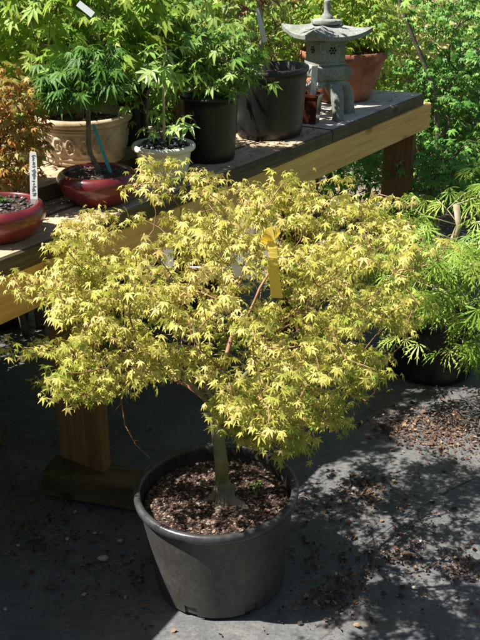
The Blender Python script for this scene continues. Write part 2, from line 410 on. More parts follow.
# ------------------------------------------------------------------ branching
def grow(root_pts, root_r, tips, tip_r=.0012, step=.05, wig=.012, expo=2.3, lift=.0, seg=6):
    """trunk polyline + tip points -> trunk tube MB, branches MB; every tip is joined to the nearest earlier node"""
    nodes = [np.asarray(p, float) for p in root_pts]; par = [-1]+list(range(len(nodes)-1)); nroot = len(nodes)
    plen = [0.0]
    for i in range(1, nroot): plen.append(plen[-1]+np.linalg.norm(nodes[i]-nodes[i-1]))
    start = max(1, int(nroot*.55))
    tips = np.asarray(tips); order = np.argsort(np.linalg.norm(tips-nodes[-1], axis=1)); tip_node = {}
    for ti in order:
        t = tips[ti]; arr = np.array(nodes[start:]); d = np.linalg.norm(arr-t, axis=1)
        # prefer joining from below/inside, penalise long detours
        pen = d + .28*np.array(plen[start:]) + .35*np.maximum(0, arr[:, 2]-t[2]-.02)
        j = start+int(np.argmin(pen)); p = nodes[j]; L = np.linalg.norm(t-p); m = max(1, int(L/step)); prev = j
        side = RNG.normal(0, 1, 3)*wig*min(1, L/.1)
        for q in range(1, m+1):
            u = q/m; pt = p+(t-p)*u + side*math.sin(PI*u) + np.array([0, 0, lift*L*math.sin(PI*u)])
            if q < m: pt = pt + RNG.normal(0, 1, 3)*wig*.25
            nodes.append(pt); par.append(prev); plen.append(plen[prev]+L/m); prev = len(nodes)-1
        tip_node[ti] = prev
    n = len(nodes); cnt = np.zeros(n)
    for v in tip_node.values(): cnt[v] += 1
    for i in range(n-1, -1, -1):
        if par[i] >= 0: cnt[par[i]] += cnt[i]
    mx = max(cnt.max(), 1)
    rr = np.maximum(tip_r, root_r*.62*(np.maximum(cnt, .6)/mx)**(1/expo))
    trunk = MB()
    tr = [root_r*(1.0-.3*i/max(1, nroot-1)) for i in range(nroot)]
    trunk.tube(root_pts, tr, 12)
    br = MB(); ch = [[] for _ in range(n)]
    for i in range(nroot, n): ch[par[i]].append(i)
    done = set()
    def chain(i):
        c = [par[i], i]
        while ch[c[-1]]:
            nx = max(ch[c[-1]], key=lambda q: cnt[q]); c.append(nx)
        return c
    stack = [i for i in range(nroot, n)]
    stack.sort(key=lambda q: -cnt[q])
    for i in stack:
        if i in done: continue
        c = chain(i); done.update(c[1:])
        r = [float(min(rr[c[1]], rr[c[0]] if c[0] >= nroot else tr[c[0]]*.8))]+[float(rr[q]) for q in c[1:]]
        br.tube([nodes[q] for q in c], r, seg if rr[c[1]] > .004 else 4)
    tip_dir = {ti: nodes[v]-nodes[par[v]] for ti, v in tip_node.items()}
    return trunk, br, tip_dir

def spread_points(n, sampler, mind):
    out = []; tries = 0
    while len(out) < n and tries < n*60:
        c = sampler(); tries += 1
        if c is None: continue
        if out and np.min(np.sum((np.array(out)-c)**2, axis=1)) < mind*mind: continue
        out.append(c)
    return np.array(out)

def maple(name, label, cat, base, c, r, ntuft, per, size, leafm, bark, tr=.012, group=None, tmpl=LEAF5L, spread=.035,
          droop=(.15, 1.0), shell=.35, lean=0.3, poly=None, minz=None, tintspan=(0, 1)):
    base = np.asarray(base, float); c = np.asarray(c, float); r = np.asarray(r, float)
    root = empty(name, base, label, cat, group)
    def samp():
        d = RNG.normal(0, 1, 3); d /= np.linalg.norm(d); u = RNG.random()**shell
        p = c + d*r*u
        if p[2] < (base[2]+.03 if minz is None else minz): return None
        if poly is not None and not in_poly(proj(p), poly)[0]: return None
        return p
    tips = spread_points(ntuft, samp, .75*(r.prod()/ntuft)**(1/3))
    fork = c - np.array([0, 0, r[2]*.75]); fork[2] = max(fork[2], base[2]+.03)
    k = 6; path = [base + (fork-base)*(i/k) + (RNG.normal(0, 1, 3)*tr*.9*np.array([1, 1, 0]) if 0 < i < k else 0) for i in range(k+1)]
    path += [fork+(c-fork)*.4]
    trunk, br, td = grow(path, tr, tips, tip_r=max(.0011, tr*.07), step=max(.05, r.max()*.12))
    trunk.build('trunk', M[bark], root, origin=base); br.build('branches', M[bark], root, origin=base)
    dirs = [(tips[i]-c)*np.array([1, 1, .2]) + RNG.normal(0, .02, 3) for i in range(len(tips))]
    P, az, dr, sz = tuft_leaves(tips, dirs, per, spread, size, droop)
    tint = np.clip(RNG.normal(.5, .25, len(P)), 0, 1)*(tintspan[1]-tintspan[0])+tintspan[0]
    me = leaves_mesh('crown', tmpl, P, az, dr, RNG.normal(0, .35, len(P)), sz, tint)
    link('crown', me, M[leafm], root, smooth=False, origin=base)
    return root

def chips_mesh(name, P, size, flat=.5, tmpl=None, curl=.3):
    n = len(P)
    V = np.array([(-.6, -.28, 0), (.1, -.36, .12), (.55, 0, .02), (.05, .34, .1), (-.45, .22, -.03), (0, 0, .1)])
    Fs = np.array([(0, 1, 5), (1, 2, 5), (2, 3, 5), (3, 4, 5), (4, 0, 5)])
    return leaves_mesh(name, (V, Fs, np.zeros(len(V))), P, RNG.random(n)*2*PI, RNG.normal(0, curl, n), RNG.normal(0, curl, n), size, RNG.random(n)**1.2)
def pebbles_mb(P, size):
    t = np.array([(0, 0, 1), (0, 0, -1), (1, 0, 0), (-1, 0, 0), (0, 1, 0), (0, -1, 0)], float)
    bm = bmesh.new(); bmesh.ops.create_icosphere(bm, subdivisions=1, radius=1)
    V = np.array([v.co[:] for v in bm.verts]); Fs = np.array([[v.index for v in f.verts] for f in bm.faces]); bm.free()
    n = len(P); V = V*np.array([1, .75, .55])
    return leaves_mesh('pebbles', (V, Fs, np.zeros(len(V))), P, RNG.random(n)*2*PI, RNG.normal(0, .3, n), RNG.normal(0, .4, n), size, RNG.random(n))
def disc_pts(n, c, r, dome=.0):
    a = RNG.random(n)*2*PI; q = np.sqrt(RNG.random(n))*r
    return np.stack([c[0]+q*np.cos(a), c[1]+q*np.sin(a), c[2]+dome*(1-(q/r)**2)+RNG.random(n)*.004], 1)

def soil_part(root, c, r, m='soil', chips=0, csize=.008, dome=.006):
    """soil surface inside a pot, centre c in pot space"""
    mb = MB(); rings = 7; prof = [(r*(1-i/rings)+1e-4, dome*(1-(1-i/rings)**2)) for i in range(rings+1)]
    jit = RNG.random((rings+1, 40))*dome*.3
    vs = []; seg = 40
    for i, (q, z) in enumerate(prof):
        for k in range(seg): vs.append((c[0]+q*math.cos(2*PI*k/seg), c[1]+q*math.sin(2*PI*k/seg), c[2]+z+(jit[i, k] if i else 0)))
    fs = [(i*seg+k, i*seg+(k+1) % seg, (i+1)*seg+(k+1) % seg, (i+1)*seg+k) for i in range(rings) for k in range(seg)]
    mb.add(vs, fs); o = mb.build('soil', M[m], root)
    if chips:
        ch = link('bark_chips', chips_mesh('bark_chips', disc_pts(chips, (c[0], c[1], c[2]+.002), r*.97, dome), RNG.uniform(.5, 1.5, chips)*csize), M['chip'], root, smooth=False)
        ch['kind'] = 'stuff'
    return o

# ------------------------------------------------------------------ ground
def gz(x, y):
    z = .006*math.sin(x*3.1+y*1.7)*math.sin(y*2.3-x) + .003*math.sin(9*x+4*y)+.002*math.sin(17*y-6*x)
    dd = abs((x-.25)*.82-(y-1.75)*.57)                              # a shallow wrinkle
    return z + .010*math.exp(-(dd/.02)**2)*(1 if y < 2.6 else 0) - .006
def ground():
    mb = MB(); n = 150; vs = []; xs = np.linspace(-3.2, 4.2, n); ys = np.linspace(.3, 5.0, n)
    for y in ys:
        for x in xs:
            vs.append((x, y, gz(x, y)))
    fs = [(j*n+i, j*n+i+1, (j+1)*n+i+1, (j+1)*n+i) for j in range(n-1) for i in range(n-1)]
    mb.add(vs, fs); tag(mb.build('ground_cloth', M['fabric']), kind='structure')
    g = MB(); g.add([(-60, -20, -.06), (60, -20, -.06), (60, 90, -.06), (-60, 90, -.06)], [(0, 1, 2, 3)])
    tag(g.build('ground', M['earth'], smooth=False), kind='structure')
ground()

def ground_sheet(name, pix, z=.0018, m='fabric'):
    """an overlapping piece of ground cloth lying on the sheet below, following its waves"""
    P = [atz(x, y, 0) for x, y in pix]; Q = []
    for i, p in enumerate(P):
        q = P[(i+1) % len(P)]; k = max(1, int(np.linalg.norm(q-p)/.03))
        Q += [p+(q-p)*t/k+np.array([RNG.normal(0, .0015), RNG.normal(0, .0015), 0]) for t in range(k)]
    mb = MB(); n = len(Q)
    # grid points inside, joined with a constrained triangulation
    from mathutils.geometry import delaunay_2d_cdt
    poly = [(q[0], q[1]) for q in Q]; xs = [a for a, b in poly]; ys = [b for a, b in poly]; pts = list(poly)
    gx = np.arange(min(xs), max(xs), .04); gy = np.arange(min(ys), max(ys), .04)
    G = np.array([(a, b) for a in gx for b in gy]); G = G[in_poly(G, poly)]
    pts += [tuple(g) for g in G]
    V, E_, Fc, *_ = delaunay_2d_cdt([Vector(p) for p in pts], [], [list(range(n))], 1, 1e-6)
    mb.add([(v.x, v.y, gz(v.x, v.y)+z) for v in V], [list(f) for f in Fc])
    me = mb.mesh(name); bm = bmesh.new(); bm.from_mesh(me)
    bmesh.ops.recalc_face_normals(bm, faces=bm.faces[:])
    if sum(f.normal.z for f in bm.faces) < 0: bmesh.ops.reverse_faces(bm, faces=bm.faces[:])
    bd = [e for e in bm.edges if e.is_boundary]
    r_ = bmesh.ops.extrude_edge_only(bm, edges=bd)
    for v in [g for g in r_['geom'] if isinstance(g, bmesh.types.BMVert)]: v.co.z -= z+.001
    bmesh.ops.recalc_face_normals(bm, faces=bm.faces[:])
    if sum(f.normal.z*f.calc_area() for f in bm.faces) < 0: bmesh.ops.reverse_faces(bm, faces=bm.faces[:])
    bm.to_mesh(me); bm.free()
    return tag(link(name, me, M[m], smooth=False), kind='structure')
ground_sheet('ground_cloth_overlap', [(306, 475), (328, 452), (350, 430), (420, 420), (520, 372), (640, 400), (640, 470), (520, 452), (425, 505), (365, 545), (334, 520), (318, 495)])

# leaf litter and bark, clustered where the photograph has it
def litter():
    P = []; S = []
    clusters = [(445, 425, 42, 22, 1900), (395, 425, 25, 14, 600), (365, 488, 20, 12, 300), (352, 500, 30, 15, 160), (462, 568, 20, 13, 260), (475, 458, 20, 10, 60),
                (345, 585, 24, 22, 220), (325, 600, 26, 14, 160), (385, 560, 34, 10, 130), (405, 548, 25, 8, 90), (310, 560, 22, 25, 90),
                (35, 535, 40, 22, 260), (150, 575, 22, 34, 190), (95, 560, 60, 45, 220), (60, 500, 50, 14, 120), (205, 622, 30, 6, 110), (300, 505, 14, 10, 70),
                (385, 375, 30, 8, 60), (30, 450, 50, 30, 160), (240, 560, 240, 90, 700), (400, 530, 80, 70, 600)]
    for cx, cy, sx, sy, n in clusters:
        px = RNG.normal(cx, sx*.6, n); py = np.clip(RNG.normal(cy, sy*.6, n), 335, 760)
        for a, b in zip(px, py):
            p = atz(a, b, 0); P.append((p[0], p[1], gz(p[0], p[1])+.005+RNG.random()*.006)); S.append(min(.02, .0062*math.exp(RNG.normal(0, .55))))
    P = np.array(P)
    keep = np.hypot(P[:, 0]+.066, P[:, 1]-1.955) > .2                # not inside the big pot
    P = P[keep]; S = np.array(S)[keep]
    o = link('leaf_litter', chips_mesh('leaf_litter', P, S, curl=.35), M['litter'], smooth=False)
    tag(o, 'dry brown leaf litter and bark crumbs scattered on black ground cloth', 'leaf litter', kind='stuff')
litter()
def pale_pebbles():
    pts = [(103, 557, .014), (67, 538, .007), (95, 532, .006), (5, 608, .006), (442, 492, .013), (355, 492, .011), (84, 592, .006), (18, 545, .006), (420, 545, .006), (120, 540, .008), (75, 510, .006), (415, 588, .008), (336, 575, .006)]
    for i, (x, y, s) in enumerate(pts):
        p = atz(x, y, 0); bm = bmesh.new(); bmesh.ops.create_icosphere(bm, subdivisions=2, radius=s)
        for v in bm.verts: v.co = Vector((v.co.x*1.2, v.co.y*.8, v.co.z*.6))*(1+.12*math.sin(40*v.co.x/s*.1+i))
        me = bpy.data.meshes.new('pebble'); bm.to_mesh(me); bm.free()
        o = link('pebble', me, PEB); o.location = (p[0], p[1], gz(p[0], p[1])+.004+s*.4); o.rotation_euler = (0, 0, i*1.7)
        tag(o, 'small pale stone lying loose on the dark ground cloth', 'stone', 'pale stones on the ground cloth')
PEB = simple_mat('pale stone', [(.3, (.3, .28, .24)), (.7, (.45, .43, .38))], rough=.8)
pale_pebbles()

# ------------------------------------------------------------------ bench
B0 = atz(0, 259, .9); B1 = atz(423, 96, .9)
BX = (B1-B0)/np.linalg.norm(B1-B0); BY = np.array([-BX[1], BX[0], 0]); BANG = math.atan2(BX[1], BX[0])
def BW(x, y, z): return np.array([B0[0], B0[1], 0]) + BX*x + BY*y + np.array([0, 0, z])
bench = empty('potting_bench', (B0[0], B0[1], 0), 'long weathered wooden bench with a yellow front beam carrying the potted plants', 'bench', rz=BANG)
def board(name, x0, x1, y0, y1, z0, z1, mats, parent, warp=.002, edge=False, ch=.004, step=.05):
    mb = MB(); n = max(2, int((x1-x0)/step)); sec = []
    ph = random.random()*9
    for i in range(n+1):
        x = x0+(x1-x0)*i/n; wz = warp*math.sin(x*2.3+ph)+random.uniform(-1, 1)*warp*.15; wy = warp*math.sin(x*3.7+ph*2)+random.uniform(-1, 1)*warp*.25
        pr = [(y0+ch, z0), (y1-ch, z0), (y1, z0+ch), (y1, z1-ch), (y1-ch, z1), (y0+ch*1.6, z1), (y0, z1-ch*1.4), (y0, z0+ch)]
        sec += [(x, a+wy, b+wz) for a, b in pr]
    fs = []; mi = []
    for i in range(n):
        for k in range(8):
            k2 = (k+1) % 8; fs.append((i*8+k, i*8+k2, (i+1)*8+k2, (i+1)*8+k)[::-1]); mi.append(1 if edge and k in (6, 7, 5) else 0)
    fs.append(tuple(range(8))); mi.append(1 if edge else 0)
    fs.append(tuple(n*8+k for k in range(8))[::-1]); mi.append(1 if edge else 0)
    mb.add(sec, fs, mi); return mb.build(name, mats, parent, smooth=False)
DE = [M['deck'], M['deck_edge']]; DP = [M['deck_pale'], M['deck_edge']]
board('deck_board', -1.2, 1.72, 0, .15, .848, .9, DE, bench, edge=True)
board('deck_board', -1.2, 1.76, .154, .3, .85, .899, DE, bench, edge=True)
board('deck_board', -1.2, 1.74, .304, .46, .85, .898, DE, bench, edge=True)
board('deck_board', 1.735, 2.655, .006, .2, .848, .902, DP, bench, edge=True)
board('deck_board', 1.775, 2.655, .204, .38, .85, .9, DP, bench, edge=True)
board('deck_board', 1.76, 2.65, .384, .56, .85, .899, DP, bench, edge=True)
board('raised_board', -1.2, 1.24, .245, .43, .9015, .945, [M['deck'], M['deck_edge']], bench, edge=True, warp=.0006)
board('raised_board', -1.2, 1.2, .764, .92, .9015, .944, [M['deck'], M['deck_edge']], bench, edge=True, warp=.0006)  # this rear board and the next added to widen the shade below
board('raised_board', -1.2, 1.22, .604, .76, .9015, .945, [M['deck'], M['deck_edge']], bench, edge=True, warp=.0006)
board('raised_board', -1.2, 1.24, .434, .6, .9015, .944, [M['deck'], M['deck_edge']], bench, edge=True, warp=.0006)
board('raised_board', 1.25, 1.74, .315, .46, .9015, .946, [M['deck_pale'], M['deck_pale']], bench, warp=.0006)
for yb in (.464, .63, .78, .93, 1.08, 1.23):  # rear boards added to deepen the bench and shade the ground beneath
    board('deck_board', -1.5, 1.2 if yb < .9 else .86, yb, yb+.144, .85, .898, DE, bench, edge=True)
board('front_beam', -1.3, 2.78, .018, .056, .722, .8455, M['beam'], bench, warp=.0006)
board('back_beam', -1.3, 2.7, .5, .538, .722, .8455, M['post'], bench, warp=.0006)
for xp, y0, y1, zb in ((.334, .03, .207, .088), (1.655, .058, .2, 0), (2.685, .058, .21, 0), (-.9, .058, .245, 0)):
    mb = MB(); mb.box(xp, xp+.04, y0, y1, zb, .7212 if y0 < .05 else .846, .003); mb.build('leg', M['post'], bench, smooth=False)
for xp in (.35, 1.7, 2.6):
    mb = MB(); mb.box(xp, xp+.04, .54, .68, 0, .84, .003); mb.build('leg', M['post'], bench, smooth=False)
blk = empty('footing_block', BW(.352, .015, 0), 'damp timber block lying on the ground under the near bench leg', 'timber block', rz=BANG+math.radians(17))
mb = MB(); mb.box(-.06, .05, -.17, .21, .004, .0875, .006); mb.build('timber', M['block'], blk, smooth=False)

def bench_litter():
    P = []; S = []
    for x0, x1, y0, y1, n in ((-.2, 1.7, .02, .24, 240), (1.3, 1.72, .02, .3, 160), (1.75, 2.6, .02, .5, 130), (.2, .5, .02, .23, 60)):
        for _ in range(n):
            x = random.uniform(x0, x1); y = random.uniform(y0, y1); p = BW(x, y, .904+random.random()*.002); P.append(p); S.append(random.uniform(.003, .010))
    o = link('bench_litter', chips_mesh('bench_litter', np.array(P), np.array(S), curl=.2), M['litter'], smooth=False)
    tag(o, 'brown leaf crumbs scattered over the bench boards', 'leaf litter', kind='stuff')
bench_litter()

# ------------------------------------------------------------------ the big nursery pot and its golden maple
PC = np.array([-.054, 1.982, 0.0])
pot = empty('nursery_pot', PC+np.array([0, 0, .006]), 'large dusty black plastic nursery pot standing on the ground cloth in front', 'plant pot')
pot.rotation_euler = (math.radians(.5), math.radians(-1.8), 0)
R0, R1, HP = .176, .204, .287
prof = [(R0, 0), (R0+.001, .012), (R0+.002, .026)] + [(R0+.002+(R1-R0-.002)*t, .026+(HP-.05)*t) for t in np.linspace(.08, 1, 12)] + [(R1+.001, HP-.022)]
notch_k = []
seg = 96
for a in (-118, -66, -25, 20, 65, 110, 155, 200):
    k = int((a % 360)/360*seg); notch_k += [k, (k+1) % seg, (k+2) % seg]
mb = MB(); mb.lathe(prof, seg, skip=lambda i, k: i in (0, 1) and k in notch_k, cap0=False)
inn = [(R0-.004, .001), (R0-.003, .03)] + [(R0-.003+(R1-R0)*t, .03+(HP-.055)*t) for t in np.linspace(.1, 1, 8)]
mb.lathe(inn[::-1], seg, cap0=False)
mb.build('wall', M['pot_dusty'], pot)
mb = MB(); mb.lathe([(R0-.012, .006), (R0-.012, .05), (.02, .052)], seg, cap0=False); mb.build('base', M['hole_shade'], pot)
mb = MB(); th = [math.radians(q) for q in range(0, 360, 30)]
lip = [(R1-.004, HP-.03), (R1+.009, HP-.026), (R1+.012, HP-.02), (R1+.013, HP-.008), (R1+.009, HP-.001), (R1+.002, HP), (R1-.005, HP-.003), (R1-.007, HP-.012), (R1-.008, HP-.03)]
mb.lathe(lip, seg, cap0=False); mb.build('rim', M['pot_rim'], pot)
soil_part(pot, (0, 0, .238), R1-.012, 'bark', 6500, .0082, dome=.012)

TB = np.array([PC[0]+.010, PC[1]-.005, .25])                          # trunk foot
poly_main = [(28, 265), (58, 250), (70, 228), (88, 216), (104, 224), (116, 234), (132, 226), (140, 205), (134, 178), (150, 164), (170, 170), (188, 170), (200, 178), (214, 188), (232, 184), (250, 188), (268, 190), (280, 180), (294, 176), (302, 188), (318, 198), (338, 185), (352, 192), (368, 206), (388, 199), (402, 208), (412, 240), (415, 290), (404, 322), (396, 350), (386, 372), (362, 392), (352, 424), (322, 436), (290, 448), (262, 455), (238, 440),
             (226, 418), (212, 392), (186, 372), (150, 376), (118, 392), (60, 402), (44, 388), (62, 362), (40, 345), (72, 325), (48, 298)]
tree = empty('golden_maple', TB, 'bushy golden yellow Japanese maple growing in the large black pot', 'maple tree')
CC = np.array([-.035, 2.0, .80]); CR = np.array([.60, .52, .40])
RIB = aty(271, 262, 1.73)
def samp_main():
    d = RNG.normal(0, 1, 3); d /= np.linalg.norm(d); u = RNG.random()**.25
    p = CC + d*CR*u
    if p[2] < .47: return None
    q = proj(p)
    if not in_poly(q, poly_main)[0]: return None
    # open vase below: keep the space round the bare stem free
    if p[2] < .62 and math.hypot(p[0]-TB[0], p[1]-TB[1]) < .16: return None
    qx, qy = q[0]
    if 256 < qx < 290 and 222 < qy < 300 and p[1] < RIB[1]+.03: return None
    if 222 < qx < 246 and 256 < qy < 280 and p[1] < 1.80: return None
    return p
pads = spread_points(82, samp_main, .098); tl_ = []
pads = np.concatenate([pads, [aty(x_, y_, h_) for x_, y_, h_ in ((92, 388, 1.9), (66, 384, 1.92), (62, 356, 1.94), (95, 358, 1.88), (46, 276, 1.98), (78, 292, 1.93), (88, 230, 2.1), (375, 358, 1.92), (340, 372, 1.82), (332, 420, 1.8), (232, 408, 1.86), (252, 422, 1.82), (276, 432, 1.79), (304, 426, 1.78), (262, 398, 1.8), (290, 402, 1.78), (214, 392, 1.9), (212, 406, 1.85), (222, 416, 1.83))]])
for c_ in pads:                                                      # tiers: flat pads of tufts with gaps between them
    for _ in range(7):
        q = c_ + RNG.normal(0, 1, 3)*np.array([.046, .046, .016]) - np.array([0, 0, 0])
        q[2] -= .35*np.hypot(q[0]-c_[0], q[1]-c_[1])
        qp = proj(q)[0]; ok = in_poly(proj(q), poly_main)[0]
        if 150 < qp[0] < 246 and qp[1] > 424-.6*max(0, 205-qp[0]): ok = False
        elif not ok and RNG.random() < .14 and qp[1] < 400: ok = True
        if ok: tl_.append(q)
tips = np.array(tl_+list(spread_points(140, samp_main, .06)))
wisp = [(132, 190, 2.2), (148, 160, 2.28), (176, 162, 2.26), (196, 172, 2.26), (218, 180, 2.27), (244, 184, 2.28), (266, 188, 2.3), (289, 174, 2.32), (312, 186, 2.28), (340, 180, 2.26), (372, 198, 2.2), (400, 200, 2.14),
        (96, 210, 2.12), (74, 224, 2.08), (58, 244, 2.02), (420, 250, 2.05), (416, 300, 2.0), (405, 330, 1.97), (120, 216, 2.15)]
tips = np.concatenate([tips, [aty(*q) for q in wisp]])
extra = np.array([aty(5, 346, 1.95), aty(30, 348, 1.96), aty(150, 172, 2.25), aty(165, 182, 2.22), aty(290, 180, 2.3), aty(203, 176, 2.25),
                  aty(20, 290, 1.93), aty(14, 276, 1.95), aty(95, 215, 2.1), aty(70, 232, 2.06)])
tips = np.concatenate([tips, extra])
trunk_path = [TB+np.array([0, 0, -.02]), TB+np.array([-.002, 0, .05]), TB+np.array([-.004, .003, .11]), TB+np.array([-.010, .004, .17]), TB+np.array([-.016, .008, .215]), TB+np.array([-.02, .012, .26]), TB+np.array([-.012, .018, .32]), TB+np.array([-.004, .02, .38])]
trunk, br, td = grow(trunk_path, .0188, tips, tip_r=.0013, step=.035, wig=.016, expo=2.05, lift=.05)
fk = trunk_path[4]
for limb in ([(205, 398), (192, 385), (178, 372), (160, 352), (140, 330)], [(211, 396), (203, 378), (200, 352), (192, 320)], [(230, 392), (250, 370), (276, 348), (300, 330)]):
    trunk.tube([fk]+[aty(x_, y_, fk[1]-.012*k_) for k_, (x_, y_) in enumerate(limb)], [.0085, .0072, .006, .005, .004, .003][:len(limb)+1], 8)
trunk.build('trunk', M['gold_bark'], tree, origin=TB)
br.build('branches', M['gold_twig'], tree, origin=TB)
rt = MB()                                                            # flared surface roots
for a, L, r0 in ((-112, .095, .021), (-28, .12, .024), (-165, .08, .018), (40, .08, .017), (110, .06, .014), (-72, .07, .017)):
    a = math.radians(a); d = np.array([math.cos(a), math.sin(a), 0]); n_ = np.array([-d[1], d[0], 0])*RNG.normal(0, .008)
    rt.tube([TB+np.array([0, 0, .066])+d*.003, TB+d*.012+np.array([0, 0, .034]), TB+d*.024+np.array([0, 0, .010])+n_*.5, TB+d*(L*.5)+np.array([0, 0, .003])+n_, TB+d*(L*.8)+np.array([0, 0, -.003])+n_*1.6, TB+d*L+np.array([0, 0, -.016])], [.011, r0*.8, r0*.72, r0*.62, r0*.45, r0*.25], 10)
rt.build('roots', M['root_bark'], tree, origin=TB)
dirs = [(tips[i]-CC)*np.array([1, 1, .1])+RNG.normal(0, .06, 3) for i in range(len(tips))]
P, az, dr, sz = tuft_leaves(tips, dirs, 21, .0175, .0196, (.2, 1.4), outward=.38)
keep = ~((np.abs(proj(P)[:, 0]-238) < 7) & (np.abs(proj(P)[:, 1]-269) < 10) & (P[:, 1] < 1.78)) & ~((np.abs(proj(P)[:, 0]-272) < 11) & (np.abs(proj(P)[:, 1]-262) < 34) & (P[:, 1] < RIB[1]+.01))
P, az, dr, sz = P[keep], az[keep], dr[keep], sz[keep]
hz = np.clip((P[:, 2]-.55)/.45, 0, 1)                                # tint runs greener towards the bottom; greener to the right too
low = .13*np.sin(P[:, 0]*9+2*P[:, 2])*np.sin(P[:, 1]*8+1)+.10*np.sin(P[:, 0]*21+P[:, 1]*17+P[:, 2]*19)
tint = np.clip(RNG.normal(.5, .2, len(P))+.26*(hz-.5)+low-.14*np.clip(P[:, 0], 0, .5)/.5, 0, 1)
link('crown', leaves_mesh('crown', LEAF5, P, az, dr, RNG.normal(0, .3, len(P)), sz, tint), M['gold_leaf'], tree, smooth=False, origin=TB)
dt = MB(); pts = [aty(120, 378, 1.98), aty(121, 400, 1.97), aty(125, 425, 1.95), aty(136, 445, 1.92), aty(150, 458, 1.90)]
dt.tube(pts, [.0022, .002, .0018, .0016, .001], 5)
for a, b in (((121, 392), (128, 404)), ((122, 402), (114, 412)), ((132, 440), (140, 441))):
    dt.tube([aty(*a, 1.965), aty(*b, 1.96)], [.0016, .0007], 4)
dt.build('dead_twig', M['dry_twig'], tree, origin=TB)

# small weed in the pot
wp = np.array([TB[0]+.085, TB[1]+.035, .25]); wd = empty('weed', wp, 'small green weed sprouting from the bark chips in the big pot', 'weed')
Pw = wp+np.stack([RNG.normal(0, .010, 22), RNG.normal(0, .010, 22), RNG.uniform(.006, .026, 22)], 1)
link('leaves', leaves_mesh('leaves', OVAL, Pw, RNG.random(22)*2*PI, RNG.uniform(-.4, .4, 22), RNG.normal(0, .3, 22), RNG.uniform(.008, .016, 22), RNG.random(22)), M['moss'], wd, smooth=False, origin=wp)

# yellow ribbon and white tag on the tree
def strip(name, pts, wid, m, label, cat, twist=None, thick=.0006, root=None, normal=None):
    """a thin ribbon along pts (world); made as a closed slab"""
    pts = [np.asarray(p, float) for p in pts]
    if twist:                                                        # soft tape: resample smoothly and crease it a little
        m_ = 26; t_ = np.linspace(0, len(pts)-1, m_); A = np.array(pts); ii = np.arange(len(pts))
        sm = np.stack([np.interp(t_, ii, A[:, k]) for k in range(3)], 1)
        for _ in range(3): sm[1:-1] = .25*sm[:-2]+.5*sm[1:-1]+.25*sm[2:]
        sm[1:-1] += RNG.normal(0, .0003, (m_-2, 3)); wid = list(np.interp(t_, ii, wid)); twist = list(np.interp(t_, ii, twist)+RNG.normal(0, .03, m_)); pts = list(sm)
    o = pts[0]; V = []; n = len(pts)
    for i, p in enumerate(pts):
        t = pts[min(i+1, n-1)]-pts[max(i-1, 0)]; t /= np.linalg.norm(t)
        view = np.array(normal if normal is not None else (0, -1, .25)); s_ = np.cross(t, view); s_ /= np.linalg.norm(s_)
        if twist: 
            c, q = math.cos(twist[i]), math.sin(twist[i]); s_ = s_*c + np.cross(t, s_)*q
        nn = np.cross(s_, t); wv = wid[i] if isinstance(wid, (list, tuple)) else wid
        for a, b in ((-1, -1), (1, -1), (1, 1), (-1, 1)): V.append(p+s_*a*wv/2+nn*b*thick/2)
    fs = []
    for i in range(n-1):
        for k in range(4): fs.append((i*4+k, i*4+(k+1) % 4, (i+1)*4+(k+1) % 4, (i+1)*4+k))
    fs += [(3, 2, 1, 0), tuple((n-1)*4+k for k in range(4))]
    mb = MB(); mb.add(V, fs)
    if root is not None: return mb.build(name, m, root, smooth=False, origin=root.location)
    ob = mb.build(name, m, None, smooth=False, origin=o)
    if label: tag(ob, label, cat)
    return ob
yr = RIB[1]-.015
rib = empty('ribbon', aty(272, 236, yr), 'yellow plastic ribbon tied to a twig in front of the golden maple crown', 'ribbon')
strip('tail', [aty(271, 236, yr), aty(272, 246, yr-.004), aty(273, 258, yr-.006), aty(273, 270, yr-.004), aty(275, 284, yr), aty(277, 298, yr+.004)], [.015, .019, .020, .021, .022, .025], M['ribbon'], None, None, twist=[.5, .35, .1, -.1, .1, .3], root=rib)
strip('knot_loop', [aty(264, 243, yr+.012), aty(267, 238, yr-.006), aty(271, 233, yr-.012), aty(276, 232, yr-.004), aty(278, 236, yr+.008)], [.014, .022, .026, .022, .014], M['ribbon'], None, None, twist=[.4, .2, 0, -.3, -.5], root=rib)
yt = 1.72
wt = empty('plant_tag', aty(236, 266, yt), 'small white plastic tag with thin tie caught among the golden maple leaves', 'plant tag')
strip('tag_plate', [aty(234, 263, yt), aty(237, 270, yt), aty(240, 276, yt+.004)], [.016, .018, .013], M['plastic_white'], None, None, root=wt)
tm = MB(); tm.tube([aty(190, 267, yt+.015), aty(212, 268, yt), aty(232, 267, yt)], .0016, 5); tm.build('tie', M['plastic_white'], wt, origin=wt.location)

# ------------------------------------------------------------------ laceleaf maple and its pot on the right
def plain_pot(name, label, c, r_top, r_bot, h, m, rim=.008, soil='soil', chips=200, group=None, soil_drop=.03, lip_h=.02, tilt=None, rim_mat=None, csize=.006):
    root = empty(name, c, label, 'plant pot', group)
    if tilt: root.rotation_euler = tilt
    t = .006
    prof = [(r_bot-.006, 0), (r_bot, .005)] + [(r_bot+(r_top-r_bot)*q, .005+(h-.005-lip_h)*q) for q in np.linspace(.1, 1, 9)]
    prof += [(r_top+rim, h-lip_h+.001), (r_top+rim+.002, h-lip_h*.5), (r_top+rim, h-.002), (r_top+rim*.3, h), (r_top-t, h-.004), (r_top-t-.002, h-soil_drop-.02)]
    mb = MB(); mb.lathe(prof, 64); mb.build('body', M[m], root)
    soil_part(root, (0, 0, h-soil_drop), r_top-t-.001, soil, chips, csize)
    return root
LP = np.array([.765, 3.24, 0])
plain_pot('nursery_pot', 'black nursery pot standing in shade beneath the laceleaf maple', LP+np.array([0, 0, .004]), .19, .165, .26, 'pot_black')
LB = LP+np.array([0, .02, .25]); lace = empty('laceleaf_maple', LB, 'finely cut green laceleaf maple cascading at the right edge', 'maple tree')
